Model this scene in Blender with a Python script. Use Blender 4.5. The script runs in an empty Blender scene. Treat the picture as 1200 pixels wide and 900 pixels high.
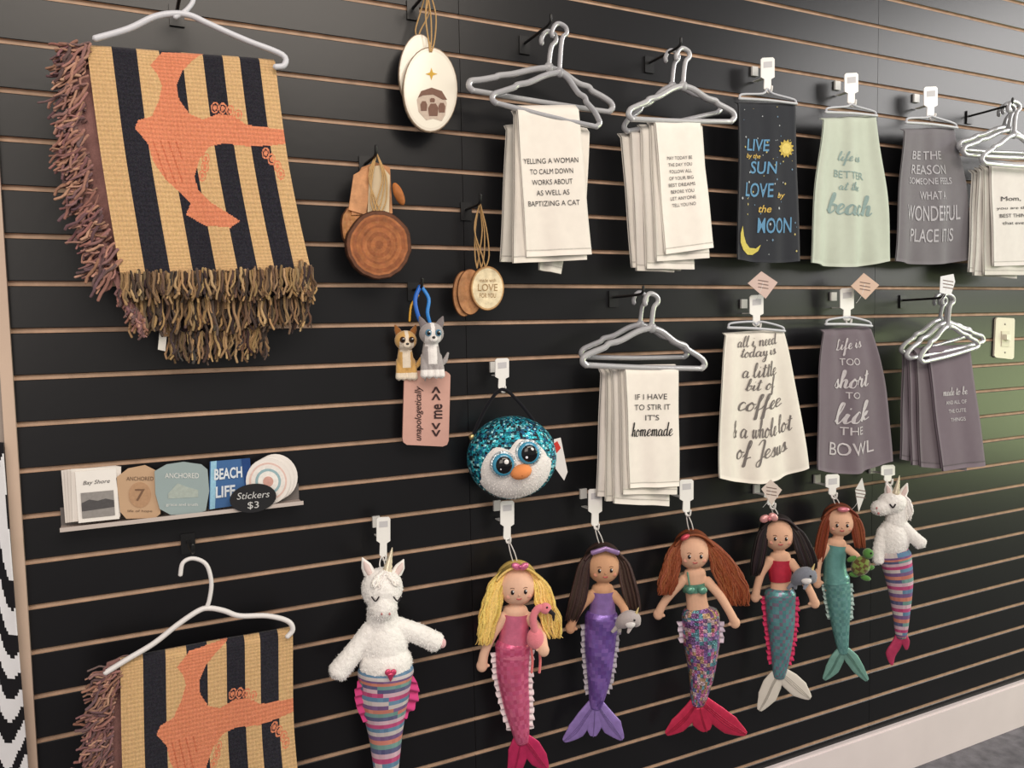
import bpy, math, random
from mathutils import Vector, Matrix, noise
random.seed(7)
R=random.random
def U(a,b): return a+(b-a)*random.random()
# ---------------- camera solve (from vanishing points of the slat wall) -------------
dyv=-13000.0; dxv=22+.064*12900-600
f=math.sqrt(-(1916*dxv+105*dyv))
Xc=Vector((1916,105,-f)).normalized()
Zc=-Vector((dxv,dyv,-f)).normalized()
Yc=Zc.cross(Xc).normalized()
def ray(px,py):
    r=Vector((px-600,450-py,-f)); return Vector((r.dot(Xc),r.dot(Yc),r.dot(Zc)))
a=ray(20,443); b_=ray(20,874)
D=8*.0762/(a.z/a.y-b_.z/b_.y)
r=ray(1200,797); H=.14-D*r.z/r.y
CAM=Vector((0,-D,H))
def W(px,py,off=0.0):
    r=ray(px,py); return CAM+r*((D-off)/r.y)
class Pl:
    def __init__(s,px,py,off,yk=0.0):
        s.a=W(px,py,off); r=ray(px,py); yaw=math.atan2(r.x,r.y)*yk
        s.n=Vector((-math.sin(yaw),-math.cos(yaw),0)); s.r=Vector((math.cos(yaw),-math.sin(yaw),0)); s.u=Vector((0,0,1))
        s.s=(D-off)/r.y
    def __call__(s,px,py,d=0.0):
        r=ray(px,py); t=(s.a-CAM).dot(s.n)/r.dot(s.n)
        return CAM+r*t+s.n*d
def lin(c):
    o=[]
    for v in c[:3]:
        v=max(0,min(255,v))/255.0; o.append(v/12.92 if v<=.04045 else ((v+.055)/1.055)**2.4)
    return (o[0],o[1],o[2],1.0)
# ---------------- materials ---------------------------------------------------------
MATS={}
def mk(name,rough=.8,metal=0,spec=.3,nscale=60,namt=.1,bscale=300,bstr=.2,sheen=0,kind='noise',coat=0,trans=0):
    m=bpy.data.materials.new(name); m.use_nodes=True; nt=m.node_tree; N=nt.nodes; L=nt.links
    p=N['Principled BSDF']; p.inputs['Roughness'].default_value=rough; p.inputs['Metallic'].default_value=metal
    p.inputs['Specular IOR Level'].default_value=spec; p.inputs['Sheen Weight'].default_value=sheen; p.inputs['Coat Weight'].default_value=coat
    p.inputs['Transmission Weight'].default_value=trans
    at=N.new('ShaderNodeAttribute'); at.attribute_name='Col'
    tc=N.new('ShaderNodeTexCoord')
    no=N.new('ShaderNodeTexNoise'); no.inputs['Scale'].default_value=nscale; no.inputs['Detail'].default_value=4
    L.new(tc.outputs['Object'],no.inputs['Vector'])
    mr=N.new('ShaderNodeMapRange'); mr.inputs['From Min'].default_value=.3; mr.inputs['From Max'].default_value=.7
    mr.inputs['To Min'].default_value=1-namt; mr.inputs['To Max'].default_value=1+namt
    src=no.outputs['Fac']
    if kind=='sequin':
        vo=N.new('ShaderNodeTexVoronoi'); vo.inputs['Scale'].default_value=nscale; L.new(tc.outputs['Object'],vo.inputs['Vector'])
        sp=N.new('ShaderNodeSeparateColor'); L.new(vo.outputs['Color'],sp.inputs[0]); src=sp.outputs[0]
        mr.inputs['From Min'].default_value=0; mr.inputs['From Max'].default_value=1
    L.new(src,mr.inputs['Value'])
    mx=N.new('ShaderNodeVectorMath'); mx.operation='SCALE'; L.new(at.outputs['Color'],mx.inputs[0]); L.new(mr.outputs[0],mx.inputs['Scale'])
    L.new(mx.outputs[0],p.inputs['Base Color'])
    if bstr>0:
        bp=N.new('ShaderNodeBump'); bp.inputs['Strength'].default_value=bstr; bp.inputs['Distance'].default_value=.002
        if kind=='sequin': L.new(vo.outputs['Distance'],bp.inputs['Height'])
        else:
            n2=N.new('ShaderNodeTexNoise'); n2.inputs['Scale'].default_value=bscale; n2.inputs['Detail'].default_value=3
            L.new(tc.outputs['Object'],n2.inputs['Vector']); L.new(n2.outputs['Fac'],bp.inputs['Height'])
        L.new(bp.outputs[0],p.inputs['Normal'])
    MATS[name]=m
mk('cloth',.9,0,.15,50,.025,1100,.12,.1)
mk('knit',.95,0,.1,350,.10,700,.4,.1)
mk('print',.7,0,.2,200,.08,500,.0)
mk('plush',.95,0,.1,120,.04,420,.5,.4)
mk('skin',.85,0,.2,100,.03,900,.1)
mk('hair',.6,0,.35,300,.2,900,.2)
mk('plastic',.35,0,.5,10,.02,50,0)
mk('hanger_plastic',.28,0,.5,10,.02,50,0,trans=.3)
mk('satin',.3,.35,.5,60,.12,150,.25)
mk('sequin',.28,.5,.5,330,.6,300,.8,0,'sequin')
mk('wood',.6,0,.3,60,.25,200,.3)
mk('paper',.6,0,.3,20,.03,50,0)
mk('gloss',.1,0,.6,10,.0,50,0)
mk('metal',.3,.9,.5,10,.05,50,0)
mk('paint',.5,0,.4,8,.03,100,.1)
mk('black_laminate',.31,0,.42,5,.1,60,.05)
mk('mdf',.85,0,.15,40,.15,300,.3)
mk('carpet',1,0,.05,30,.25,300,.8)
# ---------------- mesh builder ------------------------------------------------------
class B:
    def __init__(s,name): s.name=name; s.V=[];s.F=[];s.M=[];s.C=[];s.S=[];s.m=[]
    def mi(s,mat):
        if mat not in s.m: s.m.append(mat)
        return s.m.index(mat)
    def add(s,vs,fs,mat,col,smooth=True):
        o=len(s.V); s.V.extend(vs); k=s.mi(mat)
        lst=isinstance(col,list); c0=None if lst else lin(col)
        for i,q in enumerate(fs):
            s.F.append([x+o for x in q]); s.M.append(k); s.C.append(lin(col[i]) if lst else c0); s.S.append(smooth)
    def make(s):
        me=bpy.data.meshes.new(s.name)
        lo=Vector([min(v[i] for v in s.V) for i in range(3)]); hi=Vector([max(v[i] for v in s.V) for i in range(3)]); c=(lo+hi)/2
        me.from_pydata([(v[0]-c[0],v[1]-c[1],v[2]-c[2]) for v in s.V],[],s.F)
        for m in s.m: me.materials.append(MATS[m])
        me.polygons.foreach_set('material_index',s.M); me.polygons.foreach_set('use_smooth',s.S)
        ca=me.color_attributes.new('Col','FLOAT_COLOR','CORNER')
        buf=[]
        for p in me.polygons:
            buf.extend(s.C[p.index]*p.loop_total)
        ca.data.foreach_set('color',buf)
        me.update()
        ob=bpy.data.objects.new(s.name,me); ob.location=c; bpy.context.scene.collection.objects.link(ob); return ob
    # ---- primitives
    def box(s,x0,x1,y0,y1,z0,z1,mat,col):
        v=[Vector((x,y,z)) for x in (x0,x1) for y in (y0,y1) for z in (z0,z1)]
        s.add(v,[(0,1,3,2),(4,6,7,5),(0,4,5,1),(2,3,7,6),(0,2,6,4),(1,5,7,3)],mat,col,False)
    def loft(s,pts,ra,rb,n,mat,col,seg=14,cap=True,wob=None):
        pts=[Vector(p) for p in pts]; k=len(pts)
        if not hasattr(ra,'__len__'): ra=[ra]*k
        if not hasattr(rb,'__len__'): rb=[rb]*k
        ra=list(ra);rb=list(rb)
        T=[(pts[min(i+1,k-1)]-pts[max(i-1,0)]).normalized() for i in range(k)]
        if cap:
            P2=[];A=[];Bq=[];T2=[]
            for q in (0.0,.5,.85):
                e=min(ra[0],rb[0]); cc=math.sqrt(1-(1-q)**2) if q>0 else .02
                P2.append(pts[0]-T[0]*e*(1-q));A.append(ra[0]*cc);Bq.append(rb[0]*cc);T2.append(T[0])
            P2+=pts;A+=ra;Bq+=rb;T2+=T
            for q in (.85,.5,0.0):
                e=min(ra[-1],rb[-1]); cc=math.sqrt(1-(1-q)**2) if q>0 else .02
                P2.append(pts[-1]+T[-1]*e*(1-q));A.append(ra[-1]*cc);Bq.append(rb[-1]*cc);T2.append(T[-1])
            pts,ra,rb,T=P2,A,Bq,T2; k=len(pts)
        vs=[];fs=[];cs=[]
        N=None
        for i in range(k):
            if n is None:
                if N is None:
                    N=T[i].orthogonal().normalized()
                else: N=(N-T[i]*N.dot(T[i])).normalized()
            else:
                N=(n-T[i]*n.dot(T[i]))
                N=N.normalized() if N.length>1e-4 else T[i].orthogonal().normalized()
            Bn=T[i].cross(N)
            for j in range(seg):
                t=2*math.pi*j/seg
                w=1.0 if wob is None else wob(i/(k-1),t)
                vs.append(pts[i]+Bn*(ra[i]*math.cos(t)*w)+N*(rb[i]*math.sin(t)*w))
        cf=callable(col)
        for i in range(k-1):
            for j in range(seg):
                j2=(j+1)%seg
                fs.append((i*seg+j,i*seg+j2,(i+1)*seg+j2,(i+1)*seg+j))
                if cf: cs.append(col((i+.5)/(k-1),2*math.pi*(j+.5)/seg))
        if cf: s.add(vs,fs,mat,cs)
        else: s.add(vs,fs,mat,col)
    def tube(s,pts,r,mat,col,seg=6,sm=0,cap=True):
        if sm: pts=cr(pts,sm)
        if hasattr(r,'__len__'):
            k=len(pts); r=[lerpl(r,i/(k-1)) for i in range(k)]
        s.loft(pts,r,r,None,mat,col,seg,cap)
    def ell(s,c,rx,ry,rz,P,mat,col,nu=18,nv=12,rot=0.0,wob=0.0):
        ca,sa=math.cos(rot),math.sin(rot); X=P.r*ca+P.u*sa; Y=P.u*ca-P.r*sa
        vs=[];fs=[];cs=[]
        for i in range(nv+1):
            ph=math.pi*i/nv
            for j in range(nu):
                t=2*math.pi*j/nu; w=1+U(-wob,wob) if wob else 1
                vs.append(c+X*(rx*math.sin(ph)*math.cos(t)*w)+P.n*(rz*math.sin(ph)*math.sin(t)*w)+Y*(ry*math.cos(ph)*w))
        for i in range(nv):
            for j in range(nu):
                j2=(j+1)%nu; fs.append((i*nu+j,i*nu+j2,(i+1)*nu+j2,(i+1)*nu+j))
                if callable(col):
                    ph=math.pi*(i+.5)/nv;t=2*math.pi*(j+.5)/nu
                    cs.append(col(math.sin(ph)*math.cos(t),math.cos(ph),math.sin(ph)*math.sin(t)))
        s.add(vs,fs,mat,cs if callable(col) else col)
    def plate(s,P,poly,d0,d1,mat,col,side=None):
        n=len(poly)
        vs=[P(x,y,d1) for x,y in poly]+[P(x,y,d0) for x,y in poly]
        s.add(vs,[list(range(n)),list(range(2*n-1,n-1,-1))],mat,col,False)
        s.add(vs,[(i,(i+1)%n,n+(i+1)%n,n+i) for i in range(n)],mat,side or col,False)
    def disc(s,P,cx,cy,rx,ry,d0,th,mat,colf,side,rot=0,nr=10,ns=36,wob=0):
        ca,sa=math.cos(rot),math.sin(rot)
        wf=[1+U(-wob,wob) for _ in range(ns)]
        def pt(q,j,d):
            t=2*math.pi*j/ns; x=rx*q*math.cos(t)*wf[j%ns]; y=ry*q*math.sin(t)*wf[j%ns]
            return P(cx+x*ca-y*sa,cy+x*sa+y*ca,d)
        rings=[(i/nr,d0+th) for i in range(1,nr)]+[(.97,d0+th),(1.0,d0+th*.8),(1.0,d0),(.6,d0)]
        vs=[P(cx,cy,d0+th)]+[pt(q,j,d) for q,d in rings for j in range(ns)]
        fs=[(0,1+j,1+(j+1)%ns) for j in range(ns)]; cs=[colf(.02,0) for j in range(ns)]
        for i in range(len(rings)-1):
            for j in range(ns):
                fs.append((1+i*ns+j,1+i*ns+(j+1)%ns,1+(i+1)*ns+(j+1)%ns,1+(i+1)*ns+j))
                cs.append(colf(rings[i][0],2*math.pi*j/ns) if i<nr-1 else side)
        s.add(vs,fs,mat,cs,False)
def lerpl(l,t):
    t=max(0,min(1,t)); x=t*(len(l)-1); i=min(int(x),len(l)-2); q=x-i; return l[i]*(1-q)+l[i+1]*q
def cr(pts,sub):
    pts=[Vector(p) for p in pts]; n=len(pts); out=[]
    for i in range(n-1):
        p0=pts[max(i-1,0)];p1=pts[i];p2=pts[i+1];p3=pts[min(i+2,n-1)]
        for k in range(sub):
            t=k/sub; out.append(.5*((2*p1)+(p2-p0)*t+(2*p0-5*p1+4*p2-p3)*t*t+(3*p1-p0-3*p2+p3)*t**3))
    out.append(pts[-1]); return out
def poly_at(pl,v):
    if len(pl)==2: return (pl[0][0]+(pl[1][0]-pl[0][0])*v, pl[0][1]+(pl[1][1]-pl[0][1])*v)
    x=v*(len(pl)-1); i=max(0,min(int(x),len(pl)-2)); q=x-i
    p0=pl[max(i-1,0)];p1=pl[i];p2=pl[i+1];p3=pl[min(i+2,len(pl)-1)]
    return tuple(.5*((2*p1[k])+(p2[k]-p0[k])*q+(2*p0[k]-5*p1[k]+4*p2[k]-p3[k])*q*q+(3*p1[k]-p0[k]-3*p2[k]+p3[k])*q**3) for k in (0,1))
def cloth(b,P,left,right,d=0,amp=.004,freq=2,ph=0,th=.004,nx=24,ny=24,col=(230,225,220),mat='cloth',belly=0,noise=.0):
    nse=[U(0,6) for _ in range(4)]
    def px(u,v):
        l=poly_at(left,v); r_=poly_at(right,v)
        return (l[0]+(r_[0]-l[0])*u, l[1]+(r_[1]-l[1])*u+belly*math.sin(math.pi*u)*v)
    def S(u,v,dd=0):
        vv=max(0,min(1,v)); x,y=px(u,v)
        w=amp*(.25+.75*vv)*(math.sin(2*math.pi*freq*u+ph+vv*1.3)+.4*math.sin(2*math.pi*freq*1.9*u+nse[0]-vv*2))
        w+=amp*.3*math.sin(9*vv+nse[1]+3*u)
        top=-.012*max(0,1-vv/.05)**2
        return P(x,y,d+w+top+dd)
    vs=[];fs=[];cs=[]
    for k in (0,1):
        for i in range(ny+1):
            for j in range(nx+1): vs.append(S(j/nx,i/ny,0 if k==0 else -th))
    o=(nx+1)*(ny+1)
    for i in range(ny):
        for j in range(nx):
            q=i*(nx+1)+j; fs.append((q,q+nx+1,q+nx+2,q+1))
            if callable(col):
                x,y=px((j+.5)/nx,(i+.5)/ny); c=col((j+.5)/nx,(i+.5)/ny,x,y)
            else: c=col
            cs.append(c)
    for i in range(ny):
        for j in range(nx):
            q=o+i*(nx+1)+j; fs.append((q,q+1,q+nx+2,q+nx+1)); cs.append(cs[i*nx+j])
    for i in range(ny):
        for j,cc in ((0,cs[i*nx]),(nx,cs[i*nx+nx-1])):
            q=i*(nx+1)+j; fs.append((q,q+nx+1,q+nx+1+o,q+o)); cs.append(cc)
    for j in range(nx):
        for i,cc in ((0,cs[j]),(ny,cs[(ny-1)*nx+j])):
            q=i*(nx+1)+j; fs.append((q,q+1,q+1+o,q+o)); cs.append(cc)
    b.add(vs,fs,mat,cs); return S
TC={}
# hand-lettered script alphabet (strokes on a grid; x-height 1, baseline 0)
GL={'a':([[(.9,.85),(.5,1),(.15,.6),(.25,.1),(.6,.05),(.9,.6),(.95,.9)],[(.95,.9),(.9,.3),(1.1,0),(1.35,.25)]],1.3),
'e':([[(0,.2),(.5,.45),(.85,.8),(.6,1.05),(.25,.7),(.25,.2),(.6,0),(1.1,.3)]],1.05),
'i':([[(0,.2),(.35,.95),(.3,.3),(.5,0),(.8,.25)],[(.38,1.4),(.42,1.55)]],.75),
'l':([[(0,.2),(.5,1.2),(.6,2),(.4,2.1),(.25,1.4),(.25,.4),(.5,0),(.85,.25)]],.8),
'n':([[(0,.7),(.22,1),(.25,.5),(.25,0)],[(.25,.5),(.6,1),(.85,.8),(.85,.2),(1.05,0),(1.3,.25)]],1.25),
'm':([[(0,.7),(.22,1),(.25,.5),(.25,0)],[(.25,.5),(.55,1),(.75,.8),(.75,0)],[(.75,.5),(1.05,1),(1.3,.8),(1.3,.2),(1.5,0),(1.75,.25)]],1.7),
'd':([[(.9,.85),(.5,1),(.15,.6),(.25,.1),(.6,.05),(.9,.6)],[(1.0,2.1),(.92,1),(.9,.3),(1.1,0),(1.35,.25)]],1.3),
't':([[(0,.2),(.35,1),(.45,1.8),(.35,.9),(.35,.2),(.55,0),(.85,.25)],[(.05,1.25),(.75,1.38)]],.8),
'o':([[(.5,1),(.15,.6),(.2,.1),(.6,0),(.85,.5),(.6,1),(.5,.95),(.8,.8),(1.1,.8)]],1.05),
'y':([[(0,.7),(.2,.95),(.25,.35),(.5,.1),(.8,.5),(.85,.95)],[(.85,.95),(.8,0),(.65,-.9),(.35,-1.05),(.25,-.7),(.7,-.2),(1.15,.25)]],1.1),
's':([[(0,.2),(.45,1.05),(.55,.7),(.7,.3),(.5,0),(.15,.1)],[(.4,.02),(.6,.02),(1,.25)]],.9),
'b':([[(0,.2),(.5,1.3),(.55,2),(.35,2.05),(.25,1.3),(.25,.3),(.5,0),(.85,.4),(.7,.9),(.45,.8)],[(.7,.9),(1.05,.8)]],1.0),
'f':([[(0,.2),(.5,1.2),(.65,1.95),(.45,2.1),(.35,1.4),(.35,-.4),(.3,-1),(.5,-.9),(.5,0),(.9,.25)]],.85),
'c':([[(.85,.85),(.55,1.05),(.2,.6),(.25,.1),(.6,0),(1.05,.3)]],1.0),
'w':([[(0,.7),(.2,.95),(.2,.3),(.4,0),(.65,.5),(.7,.95),(.7,.3),(.95,0),(1.2,.5),(1.2,.95),(1.4,.8)]],1.35),
'h':([[(0,.2),(.45,1.3),(.5,2),(.3,2.05),(.25,1.2),(.25,0)],[(.25,.5),(.6,1),(.8,.8),(.8,.2),(1,0),(1.25,.25)]],1.2),
'u':([[(0,.7),(.2,.95),(.2,.3),(.45,0),(.8,.4),(.85,.95)],[(.85,.95),(.85,.25),(1.05,0),(1.3,.25)]],1.25),
'r':([[(0,.3),(.25,1.15),(.4,.9),(.7,.9),(.65,.3),(.85,0),(1.1,.25)]],1.0),
'k':([[(0,.2),(.45,1.3),(.5,2),(.3,2.05),(.25,1.2),(.25,0)],[(.25,.4),(.65,.95),(.6,.6),(.3,.5)],[(.3,.5),(.7,.1),(1.1,.25)]],1.0),
'J':([[(.1,1.6),(.6,2.1),(1.0,1.9),(.8,.5),(.6,-.8),(.2,-.9),(.2,-.4),(.8,.1),(1.2,.3)]],1.1),
'L':([[(.8,1.7),(.6,2.1),(.4,1.7),(.45,.6),(.1,0),(.35,.1),(.8,0),(1.3,.2)]],1.2),
'&':([[(1.2,.8),(.8,.1),(.4,0),(.1,.4),(.5,1),(.8,1.5),(.55,1.9),(.3,1.5),(.6,.8),(1.2,0)]],1.6),
' ':([],.7)}
def smesh(body,bold):
    V=[];F=[];x0=0
    for ch in body:
        st,adv=GL[ch]
        for s_ in st:
            pts=cr([Vector((p[0]+x0+.28*p[1],p[1],0)) for p in s_],5); n=len(pts)
            o=len(V)
            for i,p in enumerate(pts):
                t=(pts[min(i+1,n-1)]-pts[max(i-1,0)])
                if t.length<1e-6: t=Vector((0,1,0))
                t.normalize(); h=(.045+.085*max(0,-t.y)**1.5)*(1+bold)
                nn=Vector((-t.y,t.x,0))*h; V.append((p.x-nn.x,p.y-nn.y)); V.append((p.x+nn.x,p.y+nn.y))
            F+=[[o+2*i,o+2*i+1,o+2*i+3,o+2*i+2] for i in range(n-1)]
        x0+=adv
    return V,F
def tmesh(body,shear,bold):
    k=(body,shear,bold)
    if k in TC: return TC[k]
    if shear=='script': v,fs=smesh(body,bold)
    else:
        cu=bpy.data.curves.new('t','FONT'); cu.body=body; cu.shear=shear; cu.offset=bold; cu.resolution_u=3; cu.align_x='CENTER'
        ob=bpy.data.objects.new('t',cu); bpy.context.scene.collection.objects.link(ob)
        bpy.context.view_layer.update()
        me=ob.evaluated_get(bpy.context.evaluated_depsgraph_get()).to_mesh()
        v=[(p.co.x,p.co.y) for p in me.vertices]; fs=[list(p.vertices) for p in me.polygons]
        bpy.data.objects.remove(ob,do_unlink=True)
    x0=min(p[0] for p in v);x1=max(p[0] for p in v);y0=min(p[1] for p in v);y1=max(p[1] for p in v)
    v=[((x-x0)/(x1-x0),(y-y0)/(y1-y0)) for x,y in v]
    TC[k]=(v,fs); return TC[k]
def text(b,S,body,uc,vc,wu,hv,col,d=.0015,shear=0,bold=0,rise=0,mat='print'):
    v,fs=tmesh(body,shear,bold)
    b.add([S(uc+(x-.5)*wu, vc-(y-.5)*hv-rise*(x-.5), d) for x,y in v],fs,mat,col,False)
def flatS(P,x0,y0,x1,y1,dd=0,sk=0):
    return lambda u,v,d=0: P(x0+(x1-x0)*u,y0+(y1-y0)*v+sk*(u-.5),dd+d)
def inpoly(x,y,pl):
    c=False;n=len(pl);j=n-1
    for i in range(n):
        if (pl[i][1]>y)!=(pl[j][1]>y) and x<(pl[j][0]-pl[i][0])*(y-pl[i][1])/(pl[j][1]-pl[i][1])+pl[i][0]: c=not c
        j=i
    return c
def fuse(parts,vox,it=3):
    me=bpy.data.meshes.new('f'); me.from_pydata([tuple(v) for v in parts.V],[],parts.F)
    ob=bpy.data.objects.new('f',me); bpy.context.scene.collection.objects.link(ob)
    m=ob.modifiers.new('r','REMESH'); m.mode='VOXEL'; m.voxel_size=vox
    m2=ob.modifiers.new('s','SMOOTH'); m2.iterations=it; m2.factor=.6
    e=ob.evaluated_get(bpy.context.evaluated_depsgraph_get()).to_mesh()
    vs=[v.co.copy() for v in e.vertices]; fs=[list(p.vertices) for p in e.polygons]
    bpy.data.objects.remove(ob,do_unlink=True); return vs,fs
def fluff(vs,fs,amp,fr):
    nn=[Vector((0,0,0)) for _ in vs]
    for q in fs:
        a,b1,c=vs[q[0]],vs[q[1]],vs[q[2]]; n=(b1-a).cross(c-a)
        if n.length>1e-12: n.normalize()
        for i in q: nn[i]+=n
    return [v+(n.normalized() if n.length>0 else n)*(amp*(noise.noise(v*fr)+.6*noise.noise(v*fr*2.3))) for v,n in zip(vs,nn)]
def furify(b,vs,fs,n,length,col,wid=.0012,droop=.3,mat='plush'):
    V2=[];F2=[]
    for _ in range(n):
        q=random.choice(fs); a,b1,c=vs[q[0]],vs[q[1]],vs[q[2]]
        nn=(b1-a).cross(c-a)
        if nn.length<1e-12: continue
        nn.normalize(); x,y=R(),R(); p=a+(b1-a)*x+(c-b1)*x*y
        dr=(nn*.7+Vector((U(-.5,.5),U(-.5,.5),U(-.5,.5)-droop))).normalized()
        sd=dr.cross(nn)
        if sd.length<1e-3: continue
        sd=sd.normalized()*wid
        o=len(V2); V2+= [p-sd,p+sd,p+dr*length*U(.6,1.2)]; F2.append((o,o+1,o+2))
    b.add(V2,F2,mat,col,True)

# ---------------- room --------------------------------------------------------------
z443=W(20,443).z
XE=W(22,550).x
XR=4.7
wall=B('wall_back')
GAP=.0080
kmax=16; kmin=-int((z443-.15)/.0762)
zs=[z443+k*.0762 for k in range(kmin,kmax+1)]
seams=[XE, W(551,600).x, W(1019,800).x, XR]
wall.box(XE-1.0,XR,.006,.05,0,zs[-1]+.08,'mdf',(178,152,132))
for si in range(len(seams)-1):
    xa,xb=seams[si]+.0006,seams[si+1]-.0006
    prev=.142
    for z in zs+[zs[-1]+.08]:
        z0,z1=prev,z-GAP/2
        prev=z+GAP/2
        if z1-z0<.004: continue
        bv=.0012
        vs=[Vector((x,y,zz)) for x in (xa,xb) for (y,zz) in ((.007,z0),(bv,z0),(0,z0+bv),(0,z1-bv),(bv,z1),(.007,z1))]
        wall.add(vs,[(1,2,8,7),(2,3,9,8),(3,4,10,9),(0,1,2,3,4,5),(6,11,10,9,8,7)],'black_laminate',(18,18,21),False)
        wall.add(vs,[(0,1,7,6),(4,5,11,10)],'mdf',(186,158,136),False)
wall.box(XE-1.0,XE-.012,-.004,.006,0,zs[-1]+.08,'paint',(158,146,138))
wall.make()
t=B('trim_1'); t.box(XE-.016,XE+.001,-.012,.006,.0,zs[-1]+.08,'paint',(200,176,158)); t.make()
t=B('baseboard_back')
t.box(XE,XR,-.014,.006,0,.138,'paint',(232,220,222)); t.box(XE,XR,-.010,.006,.138,.144,'paint',(232,220,222)); t.make()
t=B('floor'); t.box(XE-1.2,XR+.1,-4,.05,-.05,0,'carpet',(120,118,124)); t.make()
# ---------------- zebra print throw at far left --------------------------------------
def zebra(u,v,x,y):
    q=math.sin(17*v+4*math.sin(6*v+3*u)+30*u*math.sin(3.3*v+1)+2*math.sin(26*u+4*v))
    return (25,24,28) if q>.05 else (222,222,226)
b=B('zebra_print_throw'); P=Pl(10,700,.03)
cloth(b,P,[(-190,505),(-170,960)],[(3,520),(38,960)],amp=.006,freq=2,nx=110,ny=110,col=zebra,mat='cloth'); b.make()

# ---------------- hooks --------------------------------------------------------------
def peg(px,py,ln=.1,rise=.012):
    b=B('black_peg_hook'); p=W(px,py,ln)
    b.box(p.x-.012,p.x+.012,-.0045,-.0008,p.z-.022,p.z+.014,'plastic',(18,18,20))
    b.tube([Vector((p.x,-.004,p.z)),Vector((p.x,-ln*.6,p.z+.001)),Vector((p.x,-ln,p.z+rise*.3)),Vector((p.x,-ln-.006,p.z+rise+.006))],.003,'plastic',(20,20,22),8,5)
    b.make()
def whitehook(px,y0,y1,ln=.05,kk=1):
    b=B('white_display_hook'); P=Pl(px,y0,ln); s=P.s; w=7.5*s
    p=P(px,y0); q=P(px,y1); zm=p.z+(q.z-p.z)*.62
    b.box(p.x-w*.6,p.x+w*.6,-.006,-.0008,p.z-.03,p.z-.008,'plastic',(205,203,201))
    b.box(p.x-w*.4,p.x+w*.4,-ln,-.004,zm+.002,zm+.004,'plastic',(212,210,208))
    pts=[(px-8,y0+2),(px-6,y0),(px+6,y0-.5),(px+8,y0+1.5),(px+8,y0+(y1-y0)*.6),(px+4,y0+(y1-y0)*.66),(px+4,y1-2),(px+2,y1),(px-3,y1),(px-4.5,y1-2),(px-4,y0+(y1-y0)*.66),(px-8,y0+(y1-y0)*.6)]
    b.plate(P,pts,0,.0022,'plastic',(236,234,232))
    b.plate(P,[(px-5,y0+5),(px+5,y0+4),(px+5,y0+11),(px-5,y0+12)],.0022,.0026,'paper',(196,194,198))
    b.tube([P(px-1,y1-1,.001),P(px-1,y1+3,.004),P(px+1,y1+3,.010),P(px+1,y1-3,.013)],1.2*s,'plastic',(236,234,232),6,4)
    b.make()
for x,y0,y1 in ((449,606,652),(594,587,632),(697,573,616),(804,562,600),(903,568,592),(975,556,580),(1040,545,564)): whitehook(x,y0,y1,.052)
for x,y0,y1 in ((588,420,456),(899,68,106),(997,86,122),(1090,102,138),(886,346,382),(992,338,376)): whitehook(x,y0,y1,.045)
# ---------------- hangers ------------------------------------------------------------
def hanger(b,P,neck,L_,R_,hr,th,col,d=0,bar=6,mat='hanger_plastic',hk=1,top=None):
    s=P.s; nx,ny=neck; r_=th*s*.5
    hy=ny-2.6*hr if top is None else top
    hp=[(nx-hk*hr*.95,hy+hr*.55),(nx-hk*hr,hy),(nx-hk*hr*.6,hy-hr*.8),(nx,hy-hr),(nx+hk*hr*.8,hy-hr*.5),(nx+hk*hr*.9,hy+hr*.3),(nx+hk*hr*.3,hy+hr*1.1),(nx,ny-hr*.5),(nx,ny)]
    b.tube([P(x,y,d) for x,y in hp],r_*.8,mat,col,8,4)
    b.ell(P(nx,ny,d),r_*1.7,r_*1.7,r_*1.2,P,mat,col,10,8)
    for e in (L_,R_):
        ex,ey=e; dx=ex-nx;dy=ey-ny; sg=1 if dx>0 else -1
        pts=[(nx,ny),(nx+dx*.2,ny+dy*.12),(nx+dx*.45,ny+dy*.42),(nx+dx*.62,ny+dy*.52),(nx+dx*.68,ny+dy*.64),(nx+dx*.85,ny+dy*.8),(ex-sg*2,ey-2),(ex,ey+bar*.5),(ex-sg*4,ey+bar)]
        b.tube([P(x,y,d) for x,y in pts],r_,mat,col,8,4)
    if bar>0:
        b.tube([P(L_[0]+4,L_[1]+bar,d),P((L_[0]+R_[0])/2,(L_[1]+R_[1])/2+bar+1,d),P(R_[0]-4,R_[1]+bar,d)],r_*.9,mat,col,8,4)
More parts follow.
